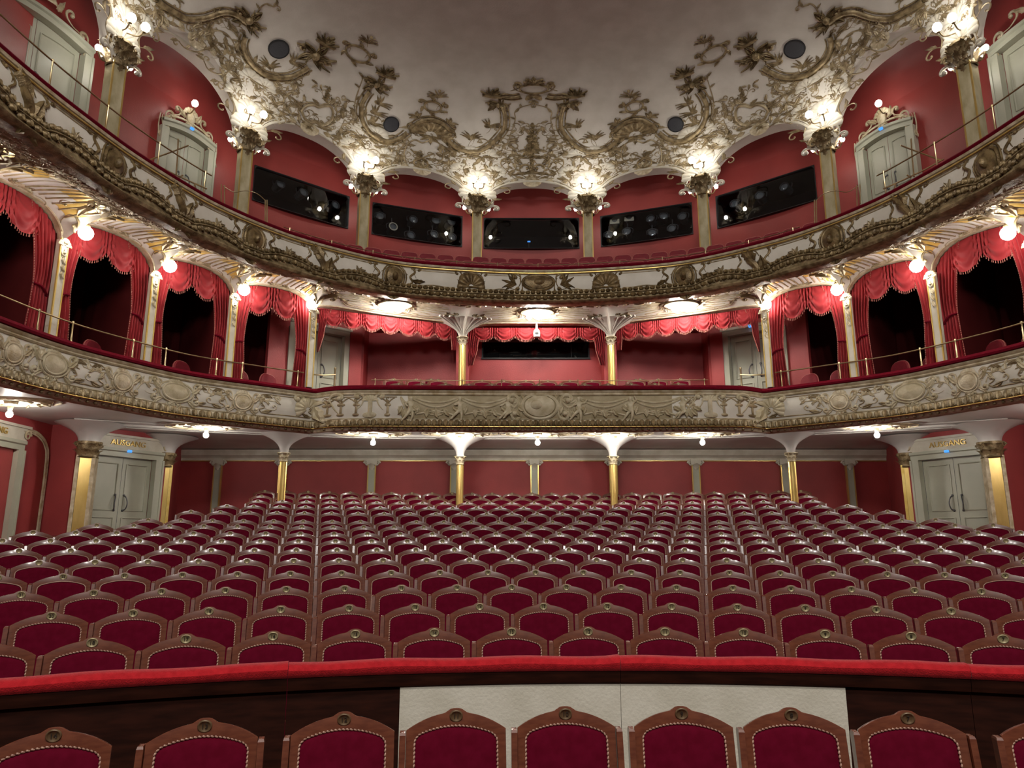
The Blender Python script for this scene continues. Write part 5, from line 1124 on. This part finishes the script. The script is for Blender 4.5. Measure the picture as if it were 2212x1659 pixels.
# bouquets and trophies
o = Orn(COVE); b0, b1 = TR['bouq'][0][1], TR['bouq'][1][1]; hh = b1-b0
o.bouquet(0, b0+hh*.30, hh*.62, .80, 80, seed=2); o.bouquet(0, b0+hh*.72, hh*.42, .26, 26, seed=3); o.bouquet(0, b0, hh*.45, .26, 30, seed=9)
for q in (-1, 1): o.scroll(q*.22, b0+.06, .3, PI/2-q*.6, q, .03); o.scroll(q*.55, b0+.16, .34, PI/2-q*.9, q, .028)
(u, v0), (u1, v1) = TR['bbq']; o.bouquet(u, v0, (v1-v0), .34, 30, True, seed=4); (u, v0), (u1, v1) = TR['trophy']; o.bouquet(u, v0, (v1-v0)*.9, .36, 26, True, seed=6); o.ring(u, v0+.12, .13, .13, .03, True)
for q in (-1, 1): o.stroke([(u-q*.22, v0+.05), (u+q*.22, v1-.05)], .02, True, smooth=False)
orn_child(o, 'bouquet', M['gilt'], ceiling)
# pale shells behind the bulbs and over the columns, shells at the crowns of the arches
o = Orn(COVE)
for u0 in CU[:5]:
    o.shell(u0, .58, .34, PI/2, PI*1.25, 9, True); o.shell(u0, 1.05, .24, PI/2, PI*1.1, 7, True)
    for q in (-1, 1): o.shell(u0+q*.32, 1.25, .20, PI/2-q*.5, PI, 6, True); o.shell(u0+q*.14, 1.72, .22, PI/2-q*.2, PI, 6, True); o.scroll(u0+q*.26, .45, .26, PI/2-q*.1, q, .04, sym=True); o.scroll(u0+q*.22, .20, .24, PI/2-q*.3, -q, .035, sym=True); o.leaf(u0+q*.14, .1, .34, .16, PI/2-q*.2, sym=True)
orn_child(o, 'stucco_shell', M['cream'], ceiling)
o = Orn(COVE)
for k in range(5):
    c = 0 if k == 0 else (COLPH[k-1]+COLPH[k])/2; u0 = c*UR; va = vz(arch_z(c)); sy = k > 0
    o.shell(u0, va+.0, .17, -PI/2, PI*1.2, 7, sy); o.spray(u0, va+.04, .2, PI/2, 3, 1.2, sy, .35)
    for q in (-1, 1):
        for j in range(1, 6): uu = u0+q*.13*j; o.leaf(uu, vz(arch_z(uu/UR))+.05, .15, .09, PI/2+q*1.25 if j % 2 else PI/2-q*1.4, curl=.2, sym=sy)
orn_child(o, 'arch_crown', M['gilt_pale'], ceiling)
# round loudspeakers in the ceiling
for i, (x, y, r_) in enumerate([(602, 105, .24), (845, 268, .21)]):
    u, v = COVE.pix([(x, y)])[0]
    for s in (-1, 1):
        p = COVE.P(np.array(abs(u)*s), np.array(v), .01); n = COVE.N(np.array(abs(u)*s), np.array(v)); a = np.cross((0, 0, 1.), n); a /= np.linalg.norm(a); R_ = frame(a, np.cross(n, a), n)
        e = empty('ceiling_speaker', p, 0, f'round black loudspeaker in the {SIDE[s]} ceiling cove, {["outer and higher", "inner and lower"][i]} one', 'loudspeaker', 'ceiling loudspeakers')
        mb = MB(); mb.lathe([(0, .03), (r_*.9, .03), (r_*.93, .02)], n=28, R=R_); mb.build('grille', M['grille'], e); mb = MB(); mb.lathe([(r_*.92, .0), (r_*.92, .035), (r_, .035), (r_*1.02, -.005)], n=28, R=R_); mb.build('rim', M['black'], e)

# ================================================================== stucco under the gallery
o = Orn(TIER); oc = Orn(TIER); of = Orn(TIER); ob = Orn(TIER)
TW = [p*UR for p in POSTPH]
for k in range(1, 6):
    a, b = TW[k], TW[k+1]; cx = (a+b)/2; hw = (b-a)/2
    if k >= 1:
        n = 13
        # fluted shell fan: ochre at both ends, white in the middle
        for s in (1, -1):
            X = np.linspace(-.86, .86, n*6+1); fl = np.abs(np.sin((X+.86)/1.72*PI*n)); rows = []
            for vv_ in np.linspace(.10, .62, 7):
                sh = X*(1+.10*math.sin((vv_-.1)/.52*PI)); rows.append(TIER.P((cx+sh*hw)*s, np.clip(vv_+.10*(1-X*X)*0+.02*fl, 0, 1)+0*X, .008+.016*fl*math.sin((vv_-.06)/.6*PI)))
            Gd = np.array(rows)
            for i in range(len(X)-1):
                hi = abs(X[i]+.01) > .5
                oc.m.grid(Gd[:4, i:i+2], mi=1 if abs(X[i]) > .62 else 0); oc.m.grid(Gd[3:, i:i+2], mi=1 if abs(X[i]) > .22 else 0)
        for x in np.linspace(-.86, .86, n+1):
            bend = .05*np.sign(x); o.stroke([(cx+x*hw, .09), (cx+(x+bend*.6)*hw, .25), (cx+(x*1.05+bend)*hw, .45), (cx+(x*1.08+bend*.6)*hw, .63)], .022, True, taper=(.7, .7))
    for u in np.linspace(a+.05, b-.05, 26):
        v = .66+.30*g.random(); of.scroll(u, v*.5+.36, .14, g.random()*6.3, 1 if g.random() < .5 else -1, .014, sym=True) if False else None
# filigree strips laid out in metres across the soffit: use a finer v scale
class TS(Surf): pass
def tier_m(u, v): return tier_fn(u, np.clip(v, 0, 1.2)/1.2)
TM = Surf(tier_m, -1.72*UR, 1.72*UR, 0, 1.2)
of = Orn(TM); od = Orn(TM)
for _ in range(900):
    u = TW[1]-.2+g.random()*(TW[6]-TW[1]); v = .82+.36*g.random()
    if g.random() < .55: of.leaf(u, v, .10+.08*g.random(), .06, g.random()*6.3, curl=g.random()-.5, sym=True, h=.5)
    else: of.scroll(u, v, .12+.08*g.random(), g.random()*6.3, 1 if g.random() < .5 else -1, .015, sym=True, tail=.8)
for _ in range(420):
    u = TW[1]-.2+g.random()*(TW[6]-TW[1]); v = .80+.38*g.random(); od.scroll(u, v, .10+.1*g.random(), g.random()*6.3, 1 if g.random() < .5 else -1, .011, sym=True, tail=.9)
for k in range(1, 6):
    a = TW[k]
    for q in (-1, 1):
        od.scroll(a+q*.12, .15, .22, PI/2-q*.4, q, .022, sym=True); od.scroll(a+q*.20, .36, .24, PI/2-q*.9, -q, .02, sym=True); od.leaf(a+q*.08, .30, .30, .13, PI/2-q*.5, sym=True); od.leaf(a+q*.12, .52, .26, .11, PI/2-q*1.0, sym=True); od.scroll(a+q*.30, .62, .2, PI/2-q*.3, q, .018, sym=True)
    of.shell(a, .55, .16, PI/2, PI, 7, True)
    m_ = (TW[k]+TW[k+1])/2
    for q in (-1, 1): od.scroll(m_+q*.14, .06, .14, PI/2-q*1.2, q, .013, sym=True); od.leaf(m_+q*.05, .06, .16, .07, PI/2-q*1.3, sym=True); od.scroll(m_+q*.40, .05, .12, PI/2-q*1.4, -q, .012, sym=True)
    of.shell(m_, .03, .1, PI/2, PI, 6, True)
# central bays: rays around the bulb clusters, garlands by the gallery front
for cxu in (0, math.atan2(3.12, 15.42-OY)*UR):
    for a in np.linspace(0, 2*PI, 26, endpoint=False):
        r0, r1 = .36, .62+.25*abs(math.cos(a)); of.stroke([(cxu+r0*1.2*math.cos(a), .52+r0*.75*math.sin(a)), (cxu+r1*1.3*math.cos(a), .52+r1*.55*math.sin(a))], .014, cxu > 0, smooth=False)
    for a in np.linspace(0, 2*PI, 14, endpoint=False): of.leaf(cxu+.36*math.cos(a), .52+.24*math.sin(a), .16, .09, a+.8, sym=cxu > 0); od.scroll(cxu+.34*math.cos(a), .52+.22*math.sin(a), .13, a, 1, .012, sym=cxu > 0)
for u in np.arange(-TW[1], TW[1], .11):
    v = 1.04+.05*math.sin(u*5); od.leaf(u, v, .13, .06, g.random()*6.3, h=.6); 
    if g.random() < .5: of.scroll(u, v+.06, .11, g.random()*6.3, 1, .012)
for l, h in ((-TW[0]+.35, TW[0]-.35), (TW[0]+.35, TW[1]-.5)):
    for v in (.10, .16): od.stroke([(l, v+.12), (l+.2, v), ((l+h)/2, v-.02), (h-.2, v), (h, v+.12)], .010, l > 0)
    for x, q in ((l, -1), (h, 1)): sprig(od, x-q*.1, .2, .34, PI/2-q*.9, sym=l > 0, r=.012, fl=q)
orn_child(of, 'stucco_rocaille', M['gilt_pale'], ceiling_balcony); orn_child(od, 'gilt_rocaille', M['gilt_line'], ceiling_balcony)
orn_child(o, 'shell_rib', M['gilt_line'], ceiling_balcony); orn_child(oc, 'fluted_shell', [M['soffit'], M['ochre']], ceiling_balcony)
# oval stucco rings round the lamps of the stalls ceiling
def soff_fn(u, v): return np.stack([u, v, 4.02+.0*u], -1)
def sz_(x, y):
    ph = math.atan2(x, y-OY); r = math.hypot(x, y-OY); b = float(B(ph))+.16; t = (r-b)/(min(11.2/max(math.cos(ph), .001), 10.12/max(abs(math.sin(ph)), .001))+.05-b); return float(np.interp(t, [0, .02, .06, .15, .3, .6, 1], [3.98, 4.0, 4.05, 4.11, 4.16, 4.17, 4.15]))
mb = MB()
for (x, y) in SL:
    z = sz_(x, y)-.004; SF = Surf(lambda u, v, z=z: np.stack([u, v, z+0*u], -1), -12, 12, 0, 20); SF.N = lambda u, v: np.broadcast_to(np.array([0, 0, -1.]), np.shape(u)+(3,)); o = Orn(SF, mb)
    th = np.arange(30)/30*2*PI
    for a_, b_, r_ in ((.85, .42, .016), (.70, .33, .022), (.30, .26, .02)): o.stroke(np.stack([x+a_*np.cos(th), y+b_*np.sin(th)], 1), r_, closed=True, smooth=False)
    for a in np.linspace(0, 2*PI, 14, endpoint=False): o.leaf(x+.5*math.cos(a), y+.28*math.sin(a), .2, .09, a+.6)
orn_child(Orn(None, mb), 'lamp_ring', M['gilt_pale'], ceiling_stalls)
# ================================================================== stalls seats
def seat_outline(n=37):
    x = np.linspace(-.231, .231, n); zt = .852+.066*(1-np.abs(x/.232)**2.1)+.018*np.exp(-(x/.042)**4); ls = np.linspace(.36, .846, 5)
    out = np.array([(-.231, z) for z in ls]+list(zip(x, zt))+[(.231, z) for z in ls[::-1]])
    xi = np.linspace(-.190, .190, n); zi = .826+.036*(1-np.abs(xi/.190)**2.0)-.013*np.maximum(0, (np.abs(xi)-.165)/.025)**2; li = np.linspace(.44, .800, 5)
    inn = np.array([(-.193, z) for z in li]+list(zip(xi, zi))+[(.193, z) for z in li[::-1]]); inn[0] = (-.188, .43); inn[-1] = (.188, .43); return out, inn
OUT, INN = seat_outline()
def sy(x, z): return .20*(z-.55)-.55*np.asarray(x)**2
def s3(P, dy): return np.stack([P[:, 0], sy(P[:, 0], P[:, 1])+dy, P[:, 1]], -1)
def seat_meshes():
    D = {}
    mid = lambda k: OUT*(1-k)+INN*k
    mb = MB(); mb.grid(np.stack([s3(mid(.10), .024), s3(mid(.03), .006), s3(OUT, -.008), s3(mid(.035), -.011), s3(mid(.5), -.012), s3(mid(.95), -.011), s3(mid(.99), -.006), s3(INN, .008)], 1))
    c = np.array([0, .62]); mb.grid(np.stack([s3(mid(.10), .024), s3(c+(OUT-c)*.5, .028), s3(c+(OUT-c)*.0004, .028)], 1))
    mb.box((0, sy(0, .40)-.005, .395), (.44, .03, .07)); mb.box((-.19, -.02, .21), (.03, .34, .42)); mb.box((.19, -.02, .21), (.03, .34, .42)); D['back_frame'] = mb.mesh('back_frame', M['wood'])
    c = np.array([0, .66]); loop = np.concatenate([INN, [(.08, .428), (-.08, .428)]])
    mb = MB(); mb.grid(np.stack([s3(c+(loop-c)*k, dy) for k, dy in ((1.0, .004), (.95, -.007), (.8, -.016), (.5, -.023), (.0004, -.026))], 1), wu=True); D['upholstery'] = mb.mesh('upholstery', M['velvet'])
    mb = MB(); mb.tube(s3(INN, -.006), .0065, 5); D['braid'] = mb.mesh('braid', M['braid'])
    mb = MB(); C = s3(INN, -.006); sl = np.concatenate([[0], np.cumsum(np.linalg.norm(np.diff(C, axis=0), axis=1))]); q = np.arange(0, sl[-1], .0175)
    Pq = np.stack([np.interp(q, sl, C[:, i]) for i in range(3)], 1); T = np.gradient(Pq, axis=0); T /= np.linalg.norm(T, axis=1)[:, None]
    for p, t in zip(Pq, T):
        f = np.array([0, -1., 0]); s_ = np.cross(t, f); s_ /= np.linalg.norm(s_); a = t*.9+s_*.38; a /= np.linalg.norm(a); b = np.cross(f, a); mb.ball(p, (.0115, .0068, .0058), 6, 4, R=frame(a, b, f))
    D['braid_beaded'] = mb.mesh('braid', M['braid'])
    mb = MB(); R_ = frame((1, 0, 0), (0, -.196, .98), (0, -.98, -.196)); c0 = np.array([0, sy(0, .905)-.014, .905]); mb.lathe([(0, .006), (.78, .006), (.86, .009), (1.0, .009), (1.04, .0)], c0*0, 22, R=np.eye(3))
    V = np.concatenate(mb.V); V[:, 0] *= .030; V[:, 1] *= .026; D['plate_V'] = (V, list(mb.F), R_, c0)
    mb2 = MB(); mb2.add(V @ R_.T+c0, mb.F); D['number_plate'] = mb2.mesh('number_plate', [M['plate'], M['ink']])
    mb = MB(); P = [(-.014, -.035), (.014, -.035), (.014, .03), (-.014, .03)]
    z = np.linspace(.30, .850, 2); rows = []
    for zz, k in ((.30, 1), (.838, 1), (.848, .8), (.850, .0)): rows.append([(x*k, y*k+.2*(zz-.55)-.03, zz) for x, y in P])
    mb.grid(np.array(rows), wv=True); mb.box((0, -.24, .50), (.033, .34, .035)); D['arm_post'] = mb.mesh('arm_post', M['wood'], False)
    mb = MB(); Q_ = rrect(.41, .44, .05); c = Q_.mean(0)
    mb.grid(np.stack([np.stack([c[0]+(Q_[:, 0]-c[0])*k, -.20+c[1]-(Q_[:, 1]-c[1])*k, np.full(len(Q_), z)], -1) for k, z in ((.0004, .34), (1, .34), (1.02, .37), (.95, .405), (.6, .42), (.0004, .425))], 1), wu=True); D['seat_cushion'] = mb.mesh('seat_cushion', M['velvet'])
    return D
SM = seat_meshes(); [SM['back_frame'].set_sharp_from_angle(angle=math.radians(30))]; PLATES = {}
def plate_mesh(n, worn=False):
    if (n, worn) in PLATES: return PLATES[n, worn]
    t = text_mesh(str(n), .030, .0012, 'digits'); V, F, R_, c0 = SM['plate_V']; mb = MB(); mb.add(V, F, 0)
    tv = np.array([tuple(v.co) for v in t.vertices]); tv[:, 2] += .0085; tf = [tuple(p.vertices) for p in t.polygons]; mb.add(tv, tf, 1)
    mb.V = [v @ R_.T+c0 for v in mb.V]; PLATES[n, worn] = mb.mesh('number_plate', [M['plate_worn' if worn else 'plate'], M['ink']]); return PLATES[n, worn]
def child(name, me, par, loc=None):
    o = bpy.data.objects.new(name, me); COL.objects.link(o); o.parent = par
    if loc: o.location = loc
    return o
def stalls_seat(name, x, y, z, a, label, cat, group, num=None, bead=False, end=False, sc=1., plate=True):
    e = empty(name, (x, y, z), a, label, cat, group)
    if sc != 1.: e.scale = (sc, sc, sc)
    child('back_frame', SM['back_frame'], e); child('upholstery', SM['upholstery'], e); child('braid', SM['braid_beaded' if bead else 'braid'], e)
    child('number_plate', plate_mesh(num, 'nearest' in group) if num is not None else SM['number_plate'], e); child('arm_post', SM['arm_post'], e, (-.246, 0, 0)); child('seat_cushion', SM['seat_cushion'], e)
    if end: child('arm_post', SM['arm_post'], e, (.246, 0, 0))
    return e
# the row in front of the barrier
for x, num in [(-2.98, 16), (-2.44, 15), (-1.90, 14), (-1.36, 13), (-.80, 12), (-.315, 11), (.175, 10), (.70, 9), (1.185, 8), (1.675, 7), (2.24, 6), (2.74, 5)]:
    X = x-.50; th = math.asin(X/7.5); y = 3.56-7.5*(1-math.cos(th))
    e = stalls_seat('stalls_chair', X, y, .128, -th, f'seat with number plate {num} in the nearest row, in front of the red barrier', 'stalls chair', 'nearest row of stalls seats', num, True, num in (13, 10, 7, 16), .955)
    if num in (9, 6, 12): pass
LIM = {8: (30, 9e9), 9: (175, 2170), 10: (290, 2050), 11: (392, 1945), 12: (468, 1853), 13: (556, 1760), 14: (556, 1755), 15: (556, 1752)}
INDIV, FAR = 0, []
for k in range(15):
    d0, R_ = ROWD[k], 8.0+.982*k; z = ROWP[k]-PLH; lo, hi = LIM.get(k+1, (-9e9, 9e9)); row = []
    for j in range(-28, 29):
        s_ = .5*j+(.25 if k % 2 else 0); th = s_/R_
        if abs(th) > 1.15: continue
        X, Y = R_*math.sin(th)-.07, d0-R_*(1-math.cos(th)); px = Pj([X, Y, ROWP[k]])[0]
        if not (max(lo, -75) < px < min(hi, 2285)): continue
        if abs(X) > 9.6-(.0 if Y < 14.5 else (Y-14.5)*.55): continue
        row.append((X, Y, th, j))
    for i, (X, Y, th, j) in enumerate(row):
        if k >= 13: FAR.append((X, Y, z, -th)); continue
        INDIV += 1; num = None
        if k < 4: num = 12-j+(0 if k % 2 == 0 else 0); num = num if num > 0 else None
        stalls_seat('stalls_chair', X, Y, z, -th, f'red velvet wooden seat, {ordinal(i+1)} from left in the {ordinal(k+1)} row behind the red barrier', 'stalls chair', f'{ordinal(k+1)} row behind the barrier', num, k < 3, i == len(row)-1)
# the two last rows: beyond the counted three hundred
def md(me): return np.array([tuple(v.co) for v in me.vertices]), [tuple(p.vertices) for p in me.polygons]
mb = MB()
for X, Y, z, a in FAR:
    R_ = rotz(a)
    for i, nm in enumerate(('back_frame', 'upholstery', 'braid', 'number_plate', 'arm_post')):
        V, F = md(SM[nm]); V = V+(np.array([-.25, 0, 0]) if nm == 'arm_post' else 0); mb.add(V @ R_.T+np.array([X, Y, z]), F, [0, 1, 2, 3, 0][i])
o = mb.build('stalls_chairs', [M['wood'], M['velvet'], M['braid'], M['plate']]); tag(o, 'last two rows of red stalls seats along the back wall', 'stalls chairs', kind='stuff')
print('INDIV', INDIV, 'FAR', len(FAR))
# balcony seats
n_b = 0
for r_, (off, zf, lim) in enumerate([(.68, 4.27, (-.46, .46)), (1.58, 4.55, (-.40, .40)), (2.45, 4.75, (-.30, .30))]):
    L_ = along(B, off, lim[0], lim[1], .5, .25*(r_ % 2)); i = 0
    L_ = [(x, y, a) for x, y, a in L_ if not (abs(abs(x)-1.71) < .34 and 15.9 < y < 16.95) and not (abs(x) < 2.05 and r_ == 2)]
    for i, (x, y, a) in enumerate(L_):
        stalls_seat('balcony_chair', x, y, zf, a, f'red wooden balcony seat above the putti front, {ordinal(i+1)} from left in the {["front", "middle", "rear"][r_]} row', 'balcony chair', f'{["front", "middle", "rear"][r_]} row of balcony seats', None, False, False, .92); n_b += 1
# chairs in the boxes, their backs just above the ledge
def make_box_chair():
    e = empty('box_chair'); P = rrect(.44, .62, .17); c = P.mean(0)
    def ringp(k, y): return np.stack([c[0]+(P[:, 0]-c[0])*k, y+.0*P[:, 0]-.4*(P[:, 0]*k)**2, .70+c[1]+(P[:, 1]-c[1])*k], -1)
    mb = MB(); mb.grid(np.stack([ringp(.0004, .05), ringp(1, .04), ringp(1, 0), ringp(.93, -.03), ringp(.5, -.045), ringp(.0004, -.05)], 1), wu=True); mb.build('backrest', M['gallery_seat'], e)
    mb = MB(); mb.tube(ringp(1.0, .01), .011, 5, closed=True); mb.build('piping', M['piping'], e)
    mb = MB(); mb.box((0, -.2, .43), (.44, .42, .09)); mb.build('seat', M['gallery_seat'], e, smooth=False)
    for q in (-1, 1):
        for y in (-.38, .0): mb = MB(); mb.box((q*.19, y, .2), (.035, .035, .4)); mb.build('leg', M['wood'], e, smooth=False)
    return e
cp = make_box_chair(); first = True
for k in range(1, 6):
    for s in (-1, 1):
        for j, (f, off) in enumerate(((.32, .84), (.68, .84))):
            ph = s*(POSTPH[k]*(1-f)+POSTPH[k+1]*f); r = float(B(ph))+off; x, y = r*math.sin(ph), OY+r*math.cos(ph); o = cp if first else copy_tree(cp); first = False
            o.location = (x, y, 4.275); o.rotation_euler = (0, 0, -ph+s*(-.35+.3*j)); pos_ = ['nearer the centre', 'nearer the stage'][j]
            tag(o, f'red box chair {pos_} of the {SIDE[s]} {BN[k].split(",")[0]}', 'box chair', 'chairs in the boxes')

# ================================================================== barrier in front of the stalls
JX = [-3.75, -1.765, .035, 1.845, 3.75]; JL = ['leftmost section of the red-topped wooden barrier', 'section of the red-topped barrier left of the joint, with white panel', 'section of the red-topped barrier right of the joint, with white panel', 'rightmost section of the red-topped wooden barrier']
def bary(x): return 4.43-x*x/12.9
for i in range(4):
    a, b = JX[i]+.0012, JX[i+1]-.0012; xs = np.linspace(a, b, 26); ys = bary(xs); T = np.stack([np.ones_like(xs), -xs/6.45], 1); T /= np.linalg.norm(T, axis=1)[:, None]; N = np.stack([T[:, 1], -T[:, 0]], 1)
    e = empty('pit_barrier', ((a+b)/2, float(bary((a+b)/2)), .1), 0, JL[i], 'barrier', 'barrier sections')
    def strip(prof, name, mt, m0=0, m1=26, smooth=True):
        rows = [np.stack([xs[m0:m1]+N[m0:m1, 0]*d, ys[m0:m1]+N[m0:m1, 1]*d, np.full(m1-m0, z)], -1) for d, z in prof]; Gd = np.stack(rows, 1); mb = MB(); mb.grid(Gd, wv=True)
        n = len(prof)
        for k0 in (0, (m1-m0-1)*n): mb.F.append(tuple(range(k0, k0+n))); mb.I.append(0)
        return kid(mb, name, mt, e, smooth=smooth)
    strip([(.02, .1), (.02, 1.03), (-.02, 1.03), (-.02, .1)], 'panel', M['mahogany'], smooth=False)
    strip([(.03, .985), (.045, .99), (.055, 1.03), (.055, 1.06), (-.05, 1.06), (-.05, .985)], 'rail_moulding', M['mahogany'])
    wob = .004*np.sin(xs*9)+.006*np.exp(-((xs-b)/.05)**2)
    rows = [np.stack([xs+N[:, 0]*d, ys+N[:, 1]*d, z+wob*(z > 1.09)], -1) for d, z in ((.060, 1.055), (.075, 1.07), (.078, 1.095), (.06, 1.117), (.02, 1.126), (-.04, 1.122), (-.062, 1.10), (-.06, 1.06), (-.05, 1.055))]
    mb = MB(); Gd = np.stack(rows, 1); mb.grid(Gd); n = 9
    for k0 in (0, 25*n): mb.F.append(tuple(range(k0, k0+n))); mb.I.append(0)
    kid(mb, 'velvet_rail', M['rail_velvet'], e)
    if i in (1, 2):
        l, h = (-1.185, a+1e9) if i == 1 else (-9, 1.245); m = (xs >= l-.02) & (xs <= h+.02); xx = np.linspace(max(a, l), min(b, h), 20); yy = bary(xx); t = np.stack([np.ones_like(xx), -xx/6.45], 1); t /= np.linalg.norm(t, axis=1)[:, None]; nn = np.stack([t[:, 1], -t[:, 0]], 1)
        rows = [np.stack([xx+nn[:, 0]*d, yy+nn[:, 1]*d, np.full(20, z)], -1) for d, z in ((.019, .12), (.034, .12), (.034, .985), (.019, .985))]; mb = MB(); Gd = np.stack(rows, 1); mb.grid(Gd, wv=True); mb.F += [(0, 1, 2, 3), (76, 77, 78, 79)]; mb.I += [0, 0]
        o = kid(mb, 'white_panel', M['barrier_white'], e, smooth=False); o['label'] = 'white board'
